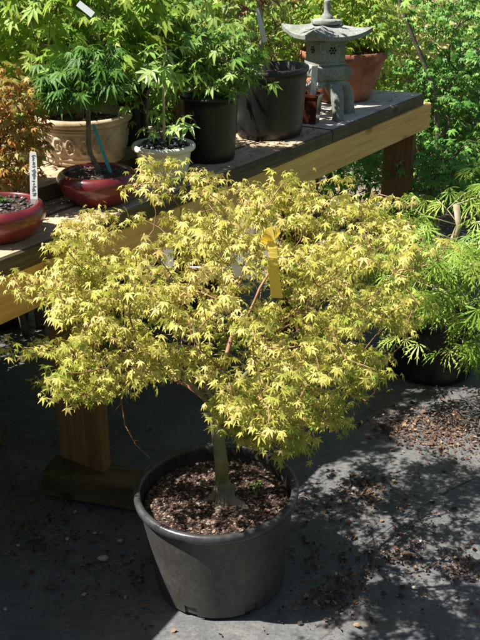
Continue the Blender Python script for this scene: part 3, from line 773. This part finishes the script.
poly_lace = [(372, 200), (385, 186), (420, 190), (445, 183), (470, 176), (520, 165), (600, 200), (620, 420), (520, 410), (490, 372), (462, 362), (446, 326), (424, 316), (412, 346), (394, 352), (374, 336), (372, 260), (392, 230)]
LCc = np.array([.93, 2.98, .57]); LR = np.array([.55, .45, .36])
def samp_lace():
    d = RNG.normal(0, 1, 3); d /= np.linalg.norm(d); p = LCc+d*LR*RNG.random()**.3
    if p[2] < .2 or not in_poly(proj(p), poly_lace)[0]: return None
    return p
lt = spread_points(150, samp_lace, .062)
lt = np.concatenate([lt, np.array([aty(308, 172, 3.5), aty(318, 166, 3.55)])])[:len(lt)]
trunk, br, td = grow([LB+np.array([0, 0, -.02]), LB+np.array([.02, 0, .08]), LB+np.array([0, -.03, .18]), LB+np.array([.03, -.05, .28]), LB+np.array([.05, -.06, .36]), LB+np.array([.03, -.06, .44])], .016, lt, tip_r=.0016, step=.06, wig=.02, lift=.12)
trunk.build('trunk', M['pale_bark'], lace, origin=LB); br.build('branches', M['pale_bark'], lace, origin=LB)
dirs = [(p-LCc)*np.array([1, 1, .1])+RNG.normal(0, .05, 3) for p in lt]
P, az, dr, sz = tuft_leaves(lt, dirs, 7, .035, .082, (.2, 1.2), outward=.6)
link('crown', leaves_mesh('crown', LACE, P, az, dr, RNG.normal(0, .3, len(P)), sz, np.clip(RNG.normal(.5, .25, len(P)), 0, 1)), M['lace_leaf'], lace, smooth=False, origin=LB)

# ------------------------------------------------------------------ pots on the bench
def red_bowl(label, c):
    root = empty('bonsai_bowl', c, label, 'plant pot', 'red glazed bowls on the bench')
    prof = [(q, z*1.12) for q, z in [(.070, 0), (.079, .003), (.086, .010), (.101, .024), (.113, .040), (.1175, .053), (.1165, .064), (.110, .073), (.103, .078), (.098, .079), (.094, .076), (.092, .066), (.093, .05)]]
    mb = MB(); mb.lathe(prof, 80); 
    mb.build('body', M['glaze_red'], root)
    return root
b1c = BW(.125, .124, .9015); b2c = BW(.503, .126, .9015)
bw1 = red_bowl('round red glazed bowl with pebbles and a written white label', b1c)
soil_part(bw1, (0, 0, .074), .0935, 'soil', 120, .006)
link('pebbles', pebbles_mb(disc_pts(95, (0, 0, .079), .088, .008), RNG.uniform(.003, .009, 95)), M['pebble'], bw1)['kind'] = 'stuff'
bw2 = red_bowl('round red glazed bowl holding a thin trunk and a teal label', b2c)
soil_part(bw2, (0, 0, .076), .0935, 'soil', 260, .006)
sp_c = b1c+np.array([.005, .02, .075]); spr = empty('seedling', sp_c, 'tiny dark green seedling in the pebbled red bowl', 'seedling')
Pw = sp_c+np.stack([RNG.normal(0, .014, 26), RNG.normal(0, .014, 26), RNG.uniform(.004, .022, 26)], 1)
link('leaves', leaves_mesh('leaves', LEAF5L, Pw, RNG.random(26)*2*PI, RNG.uniform(-.3, .5, 26), RNG.normal(0, .3, 26), RNG.uniform(.010, .018, 26), RNG.random(26)*.6), M['dark_leaf'], spr, smooth=False, origin=sp_c)
# white written label in bowl 1
lb0 = aty(34, 199, b1c[1]+.03); lb1 = aty(33, 152, b1c[1]+.05)
lab = empty('plant_label', lb0, 'upright white plant label with pencil writing stuck in the pebbled red bowl', 'plant label')
strip('plate', [lb0+np.array([0, 0, -.03]), lb0, lb0*.5+lb1*.5, lb1*.85+lb0*.15, lb1], [.018, .019, .019, .019, .015], M['plastic_white'], None, None, root=lab, thick=.0012)
wr = MB(); ax = (lb1-lb0); ax /= np.linalg.norm(ax); side = np.cross(ax, (0, -1, .25)); side /= np.linalg.norm(side); nn = np.cross(side, ax); nn = nn if nn[1] < 0 else -nn
for k in range(20):                                                  # illegible pencil strokes running up the label
    u = .01+.0052*k; q0 = lb0+ax*u+side*random.uniform(-.005, -.001)+nn*.0011; q1 = lb0+ax*(u+random.uniform(.001, .005))+side*random.uniform(.001, .006)+nn*.0011
    if k % 7 == 6: continue
    wr.tube([q0, (q0+q1)/2+ax*random.uniform(-.002, .002), q1], .0006, 4)
wr.build('writing', M['ink'], lab, origin=lab.location)
# teal label in bowl 2
t0 = aty(110, 171, b2c[1]+.01); t1 = aty(93, 124, b2c[1]+.02)
tl = empty('plant_label', t0, 'leaning teal plastic plant label stuck in the second red bowl', 'plant label')
strip('plate', [t0+(t0-t1)*.12, t0, (t0+t1)/2, t1*.9+t0*.1, t1], [.008, .010, .010, .010, .006], M['plastic_teal'], None, None, root=tl, thick=.0012)
# dark green bonsai in bowl 2
bb = b2c+np.array([.006, .005, .062])
bc = aty(86, 76, b2c[1]+.03)
poly_bon = [(36, 92), (48, 62), (72, 44), (98, 42), (114, 56), (122, 76), (114, 90), (98, 98), (84, 96), (66, 103), (50, 106), (40, 103)]
maple('bonsai_maple', 'deep green narrow leaved bonsai maple on a thin trunk in the second red bowl', 'maple tree', bb, bc, (.14, .11, .10), 70, 7, .046, 'dark_leaf', 'grey_bark', tr=.0085, tmpl=LEAFN, spread=.018, droop=(.1, .95), poly=poly_bon)

# tan moulded pot
bgc = BW(.725, .372, .9465)
root = empty('stoneware_pot', bgc, 'wide tan moulded stoneware pot with scrollwork behind the red bowl', 'plant pot')
def relief(r, z, th, i):
    q = r
    if .028 < z < .105:
        e = min(1, (z-.028)/.012, (.105-z)/.012); zz = (z-.066)/.038
        k = 20; u = ((th*k/(2*PI)) % 1)-.5
        ring = math.hypot(u*2.0, zz*.95)
        s_ = math.exp(-((ring-.62)/.13)**2)+.9*math.exp(-(ring/.2)**2)+.6*math.exp(-((abs(u)-.5)/.09)**2)*(.5+.5*math.cos(zz*7))
        s_ += .45*math.exp(-((math.sin(3*math.atan2(zz, u*2)+ring*9))/.5)**2)*(ring < .6)
        q += .0066*e*min(1.2, s_)
    return q
zs = list(np.linspace(.004, .122, 64))
def base_r(z): return .122+.018*(z/.122)**.8 + .0028*(math.exp(-((z-.024)/.0035)**2)+math.exp(-((z-.108)/.003)**2)+math.exp(-((z-.116)/.0025)**2)+math.exp(-((z-.010)/.004)**2))
prof = [(.118, 0)]+[(base_r(z), z) for z in zs]+[(.147, .124), (.153, .129), (.1555, .136), (.154, .143), (.149, .1475), (.143, .148), (.137, .144), (.132, .134), (.13, .1)]
mb = MB(); mb.lathe(prof, 240, rfun=relief); mb.build('body', M['stoneware'], root)
soil_part(root, (0, 0, .12), .13, 'soil', 200, .006)
# white pot
wc = BW(.825, .132, .9015)
root = empty('ceramic_pot', wc, 'cream white ceramic pot topped with dark pebbles', 'plant pot')
prof = [(.068, 0), (.072, .004), (.077, .03), (.083, .06), (.086, .082), (.0865, .086), (.097, .0875), (.1005, .092), (.1005, .100), (.097, .105), (.091, .106), (.086, .102), (.083, .09), (.082, .08)]
mb = MB(); mb.lathe(prof, 72); mb.build('body', M['glaze_white'], root)
soil_part(root, (0, 0, .092), .083, 'soil', 0)
link('pebbles', pebbles_mb(disc_pts(170, (0, 0, .098), .079, .012), RNG.uniform(.004, .0095, 170)), M['pebble'], root)['kind'] = 'stuff'
# seedling in the white pot, bamboo stake, label behind
sc_ = aty(158, 92, wc[1]+.01)
poly_seed = [(128, 122), (138, 96), (130, 70), (142, 44), (160, 36), (180, 52), (200, 84), (196, 110), (178, 128), (160, 132), (142, 132)]
maple('maple_seedling', 'pale green maple seedling with large leaves in the cream pot', 'maple seedling', wc+np.array([.012, 0, .09]), sc_, (.125, .10, .165), 12, 4, .058, 'seed_leaf', 'grey_bark', tr=.004, tmpl=LEAF5, spread=.03, droop=(.2, 1.1), poly=poly_seed)
st0 = wc+np.array([.003, -.012, .08]); st1 = aty(163, 66, wc[1]-.012)
mb = MB(); mb.tube([st0, (st0+st1)/2, st1], .0042, 7); tag(mb.build('plant_stake', M['stake'], None, origin=st0), 'thin pale bamboo stake standing in the cream pot', 'stake')
# dark pot with creeping plant
d1 = BW(1.10, .145, .9015)
plain_pot('nursery_pot', 'slim black pot with a green mossy top beside the cream pot', d1, .096, .083, .215, 'pot_black', rim=.003, lip_h=.012, chips=40)
mo = d1+np.array([0, 0, .195]); moss = empty('creeping_thyme', mo, 'mat of tiny green creeping leaves covering the slim black pot', 'ground cover plant')
Pm = disc_pts(900, mo, .08, .022)
link('leaves', leaves_mesh('leaves', OVAL, Pm, RNG.random(900)*2*PI, RNG.uniform(-.9, .2, 900), RNG.normal(0, .4, 900), RNG.uniform(.006, .014, 900), RNG.random(900)), M['moss'], moss, smooth=False, origin=mo)
maple('potted_maple', 'green maple with bronze tips growing from the slim black pot', 'maple tree', d1+np.array([.006, .01, .19]), aty(212, 58, d1[1]+.02), (.14, .12, .14), 70, 6, .042, 'mid_leaf', 'grey_bark', tr=.006, tmpl=LEAF5, spread=.03)
# large black pot
k2 = BW(1.535, .172, .9025)
plain_pot('nursery_pot', 'large plain black nursery pot on the bench with a thin bare trunk', k2, .147, .122, .25, 'pot_black', rim=.005, chips=200, tilt=(0, math.radians(-2.6), 0), soil_drop=.035)
maple('potted_maple', 'thin trunked bronze leaved maple rising from the large black bench pot', 'maple tree', k2+np.array([-.018, .01, .21]), aty(258, -45, k2[1]+.03), (.26, .2, .2), 60, 6, .045, 'red_leaf', 'pale_bark', tr=.0085, tmpl=LEAF5L)
h0 = aty(257, 8, k2[1]-.05); h1 = aty(265, 42, k2[1]-.05)
tag(strip('plant_label', [h0, h0*.5+h1*.5+np.array([0, -.004, 0]), h1], [.012, .017, .017], M['plastic_white'], None, None, thick=.001), 'hanging white plant label tied to the thin bare trunk', 'plant label')
# pot farther behind
kb = BW(1.72, .62, .55); kb[2] = .0
kb = aty(273, 52, 4.3); kb = np.array([kb[0], 4.3, kb[2]-.23])
# small square brown pot with white tag
sq = BW(1.80, .142, .9015); root = empty('square_pot', sq, 'small square brown glazed pot with a white label beside the stone lantern', 'plant pot', rz=BANG+.2)
mb = MB()
for z0, z1, a0, a1 in ((0, .104, .030, .036),):
    def ringv(a, z): return [(-a, -a, z), (a, -a, z), (a, a, z), (-a, a, z)]
    V = ringv(.029, 0)+ringv(.036, .102)+ringv(.040, .104)+ringv(.040, .118)+ringv(.034, .118)+ringv(.032, .09)
    fs = [(3, 2, 1, 0)]
    for i in range(5):
        for k in range(4): fs.append((i*4+k, i*4+(k+1) % 4, (i+1)*4+(k+1) % 4, (i+1)*4+k))
    mb.add(V, fs)
me = mb.mesh('body'); bm = bmesh.new(); bm.from_mesh(me); bmesh.ops.bevel(bm, geom=bm.edges[:], offset=.0025, segments=2, affect='EDGES'); bm.to_mesh(me); bm.free()
link('body', me, M['glaze_brown'], root, smooth=False)
mb = MB(); mb.box(-.0325, .0325, -.0325, .0325, .085, .098, .002); mb.build('soil', M['soil'], root, smooth=False)
s0 = sq+np.array([.006, -.012, .095]); s1 = aty(315, 66, s0[1]-.006)
tag(strip('plant_label', [s0, s0*.5+s1*.5, s1], [.02, .024, .024], M['plastic_white'], None, None, thick=.0012), 'wide blank white label standing in the small square brown pot', 'plant label')
rf = aty(307, 79, sq[1]+.02); fl = empty('seedling', sq+np.array([-.012, .01, .095]), 'little red leaved seedling in the small square brown pot', 'seedling')
mb = MB(); mb.tube([fl.location, rf], .0016, 5); mb.build('stem', M['dry_twig'], fl, origin=fl.location)
Pr = rf+RNG.normal(0, .010, (14, 3)); link('leaves', leaves_mesh('leaves', LEAF5L, Pr, RNG.random(14)*2*PI, RNG.uniform(0, .9, 14), RNG.normal(0, .3, 14), np.full(14, .018), RNG.random(14)), M['petal_red'], fl, smooth=False, origin=fl.location)
# terracotta
tc = BW(2.345, .285, .905)
plain_pot('terracotta_pot', 'broad terracotta pot behind the stone lantern', tc, .192, .13, .215, 'terracotta', rim=.006, lip_h=.035, chips=100)
maple('potted_maple', 'low lime green maple filling the terracotta pot behind the lantern', 'maple tree', tc+np.array([0, 0, .19]), tc+np.array([.01, .03, .34]), (.22, .2, .17), 120, 7, .042, 'lime_leaf', 'grey_bark', tr=.011)

# ------------------------------------------------------------------ stone lantern
lc = BW(1.965, .172, .904)
lan = empty('stone_lantern', lc, 'grey carved granite garden lantern with upswept roof on four arched legs', 'stone lantern')
lan.scale = (1, 1, .905)
LROT = math.radians(-21)
def rot2(x, y, a=LROT): return (x*math.cos(a)-y*math.sin(a), x*math.sin(a)+y*math.cos(a))
def corner_ring(rad, z, nper=8, rnd=.12, lift=0.0, power=2.0):
    """square ring, corner radius `rad`, with lifted corners; nper points per side"""
    out = []
    for k in range(4):
        a0 = PI/2*k; a1 = PI/2*(k+1)
        p0 = np.array([math.cos(a0), math.sin(a0)])*rad; p1 = np.array([math.cos(a1), math.sin(a1)])*rad
        for j in range(nper):
            t = j/nper; p = p0*(1-t)+p1*t; e = abs(2*t-1)
            mid = (p0+p1)/2; p = p + (-mid*.06*(1-e**2) if lift else 0)
            x, y = rot2(p[0], p[1]); out.append((x, y, z+lift*e**power))
    return out
def rings_mesh(rings, cap0=True, cap1=True):
    n = len(rings[0]); V = [p for r in rings for p in r]; fs = []
    for i in range(len(rings)-1):
        for k in range(n): fs.append((i*n+k, i*n+(k+1) % n, (i+1)*n+(k+1) % n, (i+1)*n+k))
    if cap0: fs.append(tuple(range(n))[::-1])
    if cap1: fs.append(tuple((len(rings)-1)*n+k for k in range(n)))
    return MB().add(V, fs)
# four arched legs under a plate
def leg_pts(a):
    d = np.array(rot2(math.cos(a), math.sin(a)))
    prof = [(.035, .150), (.066, .146), (.092, .128), (.108, .098), (.116, .06), (.121, .025), (.124, 0)]
    return [np.array([d[0]*r, d[1]*r, z]) for r, z in prof], d
for k in range(4):
    pts, d = leg_pts(PI/4+PI/2*k); n = np.array([-d[1], d[0], 0]); rings = []
    wd_ = [.046, .044, .040, .035, .031, .029, .031]; tk = [.014, .016, .020, .021, .021, .020, .022]
    for i, p in enumerate(pts):
        t = pts[min(i+1, 6)]-pts[max(i-1, 0)]; t /= np.linalg.norm(t); o_ = np.cross(n, t); w_, q = wd_[i], tk[i]
        sec = []
        for u, v in ((-1, -.7), (-.7, -1), (.7, -1), (1, -.7), (1, .7), (.7, 1), (-.7, 1), (-1, .7)):
            pp = p+n*u*w_*.62+o_*v*q
            if i == 6: pp[2] = 0
            sec.append(tuple(pp))
        rings.append(sec)
    rings_mesh(rings).build('leg', M['granite'], lan, sharp=50)
rings_mesh([corner_ring(.060, .128), corner_ring(.088, .134), corner_ring(.098, .148), corner_ring(.094, .160)]).build('leg_plate', M['granite'], lan, sharp=40)
rings_mesh([corner_ring(.090, .1605), corner_ring(.108, .178), corner_ring(.112, .186), corner_ring(.112, .214), corner_ring(.108, .222), corner_ring(.085, .229)]).build('platform', M['granite'], lan, sharp=30)
box_z0, box_z1 = .2295, .332
rings_mesh([corner_ring(.088, box_z0), corner_ring(.0885, box_z0+.012), corner_ring(.083, box_z0+.013), corner_ring(.083, box_z1)]).build('fire_box', M['granite'], lan, sharp=30)
for k in range(4):                                                   # star windows: near-black plugs painting the shade inside pierced holes
    wm = MB(); a = PI/4+PI/2*k; d = np.array([*rot2(math.cos(a), math.sin(a)), 0]); n = np.array([-d[1], d[0], 0]); c0 = d*(.083*math.cos(PI/4)+.001)+np.array([0, 0, (box_z0+box_z1)/2+.012])
    cells = [(0, 0, .0055)]+[(.0125*math.cos(q*PI/3), .0125*math.sin(q*PI/3), .005) for q in range(6)]
    for u, v, r in cells:
        pc = c0+n*u+np.array([0, 0, v]); ring = [pc+n*r*math.cos(2*PI*j/8)+np.array([0, 0, r*math.sin(2*PI*j/8)]) for j in range(8)]
        ring2 = [p-d*.006 for p in ring]
        wm.add(ring+ring2, [tuple(range(8))]+[tuple(range(8, 16))[::-1]]+[(j, j+8, (j+1) % 8+8, (j+1) % 8) for j in range(8)])
    wm.build('star_window', M['hole_shade'], lan, smooth=False)
rz0 = .333
roof = [corner_ring(.075, rz0, 12), corner_ring(.165, rz0+.004, 12, lift=.022, power=2.5), corner_ring(.19, rz0+.010, 12, lift=.032, power=2.5), corner_ring(.192, rz0+.026, 12, lift=.036, power=2.5),
        corner_ring(.168, rz0+.036, 12, lift=.024, power=2.5), corner_ring(.13, rz0+.046, 12, lift=.012), corner_ring(.09, rz0+.057, 12, lift=.005), corner_ring(.058, rz0+.066, 12, lift=.001)]
rings_mesh(roof).build('roof', M['granite'], lan, sharp=40)
fz = rz0+.0665
mb = MB(); mb.lathe([(.052, 0), (.060, .003), (.062, .010), (.060, .018), (.05, .022), (.026, .024), (.025, .034), (.019, .040), (.0135, .048), (.012, .066), (.0125, .086), (.014, .094), (.0125, .100), (.004, .103)], 28, c=(0, 0, fz), cap1=True)
mb.build('finial', M['granite'], lan, sharp=40)

# ------------------------------------------------------------------ orange shrub at left and the plants round the bench
oc = BW(.33, .42, .9465)
plain_pot('nursery_pot', 'black pot half hidden under the orange leaved shrub at left', oc, .085, .07, .15, 'pot_black', rim=.004, lip_h=.012, chips=60)
maple('orange_maple', 'small orange and green leaved maple at the left end of the bench', 'maple tree', oc+np.array([0, 0, .13]), aty(4, 146, oc[1]-.06), (.115, .13, .22), 210, 8, .022, 'orange_leaf', 'dry_twig', minz=.97, tr=.006, tmpl=LEAF5L, spread=.016, shell=.4)
maple('potted_maple', 'lime green broad leaved maple growing in the tan stoneware pot', 'maple tree', bgc+np.array([0, .02, .11]), aty(58, 22, 2.98), (.40, .22, .26), 190, 7, .050, 'lime_leaf', 'grey_bark', tr=.014, tmpl=LEAF7, spread=.04, tintspan=(0, .85))
# tall dark pot between tan and cream pots, on the raised board
dk = BW(.985, .40, .9465)
plain_pot('nursery_pot', 'tall black nursery pot in shade between the tan and cream pots', dk, .072, .060, .19, 'pot_black', rim=.003, lip_h=.012, chips=40)
maple('potted_maple', 'fine leaved green maple in the tall shaded black pot', 'maple tree', dk+np.array([0, 0, .165]), aty(140, 30, dk[1]+.05), (.22, .16, .22), 110, 6, .036, 'mid_leaf', 'grey_bark', tr=.008)
l0 = aty(135, 101, dk[1]-.05); l1 = aty(146, 82, dk[1]-.05)
tag(strip('plant_label', [l0, (l0+l1)/2, l1], .013, M['plastic_white'], None, None, thick=.001), 'slanted white label standing behind the cream pot', 'plant label')
l0 = aty(78, 3, 2.75); l1 = aty(93, 15, 2.75)
tag(strip('plant_label', [l0, (l0+l1)/2, l1], .020, M['plastic_white'], None, None, thick=.001, normal=(.3, -1, .6)), 'grey white label hanging among the lime maple leaves', 'plant label')
# brown wooden upright behind the bench
up = BW(1.52, .60, 0)
mb = MB(); mb.box(-.03, .03, -.02, .02, 0, 1.12, .003); o = mb.build('wooden_post', M['post'], None, smooth=False); o.location = tuple(up); o.rotation_euler = (0, 0, BANG)
tag(o, 'rough brown wooden post standing behind the large black bench pot', 'post')

G = 'maples growing behind the bench'
def back_maple(label, px, py, H, r, n, per, size, leafm, bark='grey_bark', tr=.02, dx=0, tmpl=LEAF5L, **kw):
    c = aty(px, py, H); maple('nursery_maple', label, 'maple tree', (c[0]+dx, H+.05, -.05), c, r, n, per, size, leafm, bark, tr=tr, group=G, tmpl=tmpl, **kw)
back_maple('light green maple behind the tan stoneware pot', -10, 20, 3.5, (.5, .35, .5), 170, 7, .05, 'lime_leaf', tr=.016)
back_maple('mid green maple rising directly behind the cream pot', 130, 40, 3.75, (.45, .35, .45), 230, 7, .042, 'mid_leaf')
back_maple('airy lime maple with bronze tips behind the slim black pot', 205, 30, 4.15, (.42, .35, .42), 230, 7, .042, 'lime_leaf')
back_maple('dark bronze maple standing behind the large black bench pot', 262, 30, 4.5, (.34, .3, .34), 170, 6, .04, 'red_leaf', tr=.02)
back_maple('bright lime maple directly behind the lantern finial', 318, 28, 5.0, (.5, .45, .5), 260, 7, .048, 'lime_leaf')
back_maple('sunny yellow green maple to the right of the lantern roof', 375, 55, 5.6, (.45, .45, .5), 230, 7, .05, 'pale_leaf')
back_maple('leafy green maple far left beyond the orange shrub', 15, 95, 3.6, (.45, .3, .38), 170, 6, .048, 'mid_leaf')
back_maple('low dark maple in the shade between the tan and black pots', 150, 110, 3.75, (.34, .25, .3), 120, 6, .04, 'shrub_leaf')
back_maple('lime maple under the bench boards far behind the golden crown', 330, 150, 5.2, (.5, .4, .3), 170, 7, .05, 'shrub_leaf')
for k_, (x_, y_, hh, lab_) in enumerate(((-1.25, 3.0, .62, 'low dense maple on the ground behind the orange shrub, nearest the camera'), (-1.75, 3.35, .7, 'low dense maple on the ground farthest left behind the bench'),
                                (-1.12, 3.75, .66, 'low dense maple on the ground behind the tan stoneware pot'), (-.62, 3.95, .6, 'low dense maple on the ground behind the cream pot'), (-1.9, 2.65, .7, 'low dense maple left of the bench end'))):
    pl_ = plain_pot('nursery_pot', 'black ground pot of the '+lab_.replace('low dense maple on the ground ', 'low maple ').replace('low dense maple', 'low maple'), (x_, y_, -.055), .17, .15, .26, 'pot_black', chips=60, group='black pots added with the shading maples behind the bench')
    maple('nursery_maple', lab_, 'maple tree', (x_, y_, .16), (x_, y_, hh-.05), (.36, .36, .36), 150, 7, .055, 'shrub_leaf', 'grey_bark', tr=.018, group='low maples added to shade the ground behind the bench')  # potted maples added to shade the ground under and behind the bench
# upright dark green maple at right, with a visible trunk and rising limb
uc = aty(454, 52, 4.75)
maple('upright_maple', 'tall dark green upright maple standing right of the bench end', 'maple tree', (aty(437, 150, 4.75)[0], 4.75, -.02), uc, (.34, .32, .62), 250, 8, .03, 'shrub_leaf', 'grey_bark', tr=.018, tmpl=LEAF5L, spread=.022, shell=.5)
ub = aty(437, 84, 4.7)
lm = empty('upright_maple', (ub[0]-.02, 4.68, 0), 'bare dark leaning stem with few leaves in front of the upright maple', 'maple tree')
mb = MB(); mb.tube([(ub[0]-.02, 4.68, 0), aty(438, 150, 4.68), aty(436, 100, 4.68), aty(428, 72, 4.68), aty(414, 40, 4.68), aty(400, 2, 4.68), aty(396, -20, 4.68)], [.018, .016, .015, .013, .011, .009, .007], 8)
mb.build('trunk', M['grey_bark'], lm, origin=lm.location)
Pl = np.array([aty(RNG.uniform(392, 420), RNG.uniform(-25, 50), 4.68)+RNG.normal(0, .08, 3) for _ in range(90)])
link('crown', leaves_mesh('crown', LEAF5L, Pl, RNG.random(90)*2*PI, RNG.uniform(0, 1, 90), RNG.normal(0, .4, 90), RNG.uniform(.025, .045, 90), RNG.random(90)), M['shrub_leaf'], lm, smooth=False, origin=lm.location)

# shrubs beyond
def shrub(label, px, py, H, r, n, per, size, leafm, petal=None, np_=0):
    c = aty(px, py, H); base = np.array([c[0], H, -.05])
    s_ = maple('flowering_shrub' if petal else 'leafy_shrub', label, 'shrub', base, c, r, n, per, size, leafm, 'grey_bark', tr=.018, group='shrubs beyond the bench')
    if petal:
        d = RNG.normal(0, 1, (np_, 3)); d[:, 1] = -np.abs(d[:, 1]); d /= np.linalg.norm(d, axis=1)[:, None]; Pp = c+d*np.array(r)*1.0
        f = link('blossoms', leaves_mesh('blossoms', LEAF5L, Pp, RNG.random(np_)*2*PI, RNG.uniform(-.5, .5, np_), RNG.normal(0, .5, np_), np.full(np_, .035), RNG.random(np_)), M[petal], s_, smooth=False, origin=base)
        f['kind'] = 'stuff'
shrub('pink flowered shrub beyond the right end of the bench', 408, 45, 6.4, (.42, .4, .35), 190, 7, .055, 'pale_leaf', 'petal', 16)
shrub('white flowered low shrub showing below the bench end', 420, 110, 6.0, (.38, .35, .25), 150, 7, .05, 'lime_leaf', 'petal_white', 40)
shrub('coral flowered shrub at the right edge near the ground', 468, 130, 5.6, (.34, .3, .28), 130, 7, .045, 'mid_leaf', 'petal_red', 12)
shrub('dark leafy shrub low at the right edge beside the upright maple', 488, 110, 5.1, (.36, .3, .5), 210, 7, .045, 'shrub_leaf')
shrub('airy green shrub just right of the bench end corner', 408, 78, 5.7, (.36, .3, .34), 200, 7, .045, 'lime_leaf')
shrub('tall yellow green shrub behind the upright maple trunk', 455, 90, 6.2, (.5, .4, .6), 300, 7, .05, 'mid_leaf')
shrub('shaded green shrub behind the laceleaf maple', 440, 175, 4.5, (.4, .3, .25), 150, 7, .04, 'shrub_leaf')
shrub('pale sunlit shrub farthest left beyond the maples', 30, -5, 6.5, (.8, .5, .6), 260, 7, .07, 'pale_leaf')
shrub('sunlit yellow shrub beyond the cream pot maples', 160, -8, 6.5, (.8, .5, .6), 260, 7, .07, 'lime_leaf')
shrub('green sunlit shrub beyond the dark bronze maple', 265, 0, 7.0, (.8, .5, .55), 260, 7, .07, 'wood_leaf')
shrub('bushy sunlit shrub beyond the lantern roof', 345, 10, 7.2, (.8, .5, .55), 260, 7, .07, 'lime_leaf')
shrub('tall mixed shrub behind the upright maple', 470, 20, 7.2, (.8, .5, .6), 260, 7, .07, 'wood_leaf')

def far_wood():
    n = 21000
    H = RNG.uniform(7.8, 15, n); x = RNG.uniform(-.85, .65, n)*H*1.25
    top = 1.05+.3*np.sin(x*1.3)+.25*np.sin(x*2.9+H)+.12*(H-8) + (H > 11.5)*2.2  # rearmost foliage raised above the view to block sky light
    z = RNG.random(n)**.75*top
    P = np.stack([x, H, z], 1); cl = .5+.35*np.sin(x*2.2+1.3*H)+RNG.normal(0, .18, n)
    me = leaves_mesh('far_foliage', LEAF5L, P, RNG.random(n)*2*PI, RNG.uniform(.1, 1.1, n), RNG.normal(0, .4, n), RNG.uniform(.07, .13, n), np.clip(cl, 0, 1))
    tag(link('far_foliage', me, M['wood_leaf'], smooth=False), 'mass of sunlit nursery foliage far behind the bench', 'foliage', kind='stuff')
far_wood()
def sky_screen():
    # unseen leaf ring added beside and behind the camera to block sky light
    n = 16000; a = RNG.uniform(-200, 20, n); a = np.radians(a); R = RNG.uniform(4.6, 6.4, n)
    x = R*np.cos(a); y = 1.2+R*np.sin(a)*.95
    top = 3.0+.5*np.sin(a*7)+.4*np.sin(a*17); z = RNG.random(n)**.8*top
    P = np.stack([x, y, z], 1)
    me = leaves_mesh('sky_screen_foliage', LEAF5L, P, RNG.random(n)*2*PI, RNG.uniform(.1, 1.2, n), RNG.normal(0, .5, n), RNG.uniform(.16, .28, n), RNG.random(n))
    tag(link('sky_screen_foliage', me, M['mid_leaf'], smooth=False), 'unseen ring of leaves added round the bench to block sky light', 'foliage', kind='stuff')
sky_screen()
def far_gravel():
    n = 2500; P = np.stack([RNG.uniform(.3, 3.2, n), RNG.uniform(4.6, 8.5, n), RNG.uniform(-.05, -.035, n)], 1)
    tag(link('gravel', chips_mesh('gravel', P, RNG.uniform(.012, .035, n)), M['gravel'], smooth=False), 'pale gravel on the ground beyond the bench end', 'gravel', kind='stuff')
far_gravel()
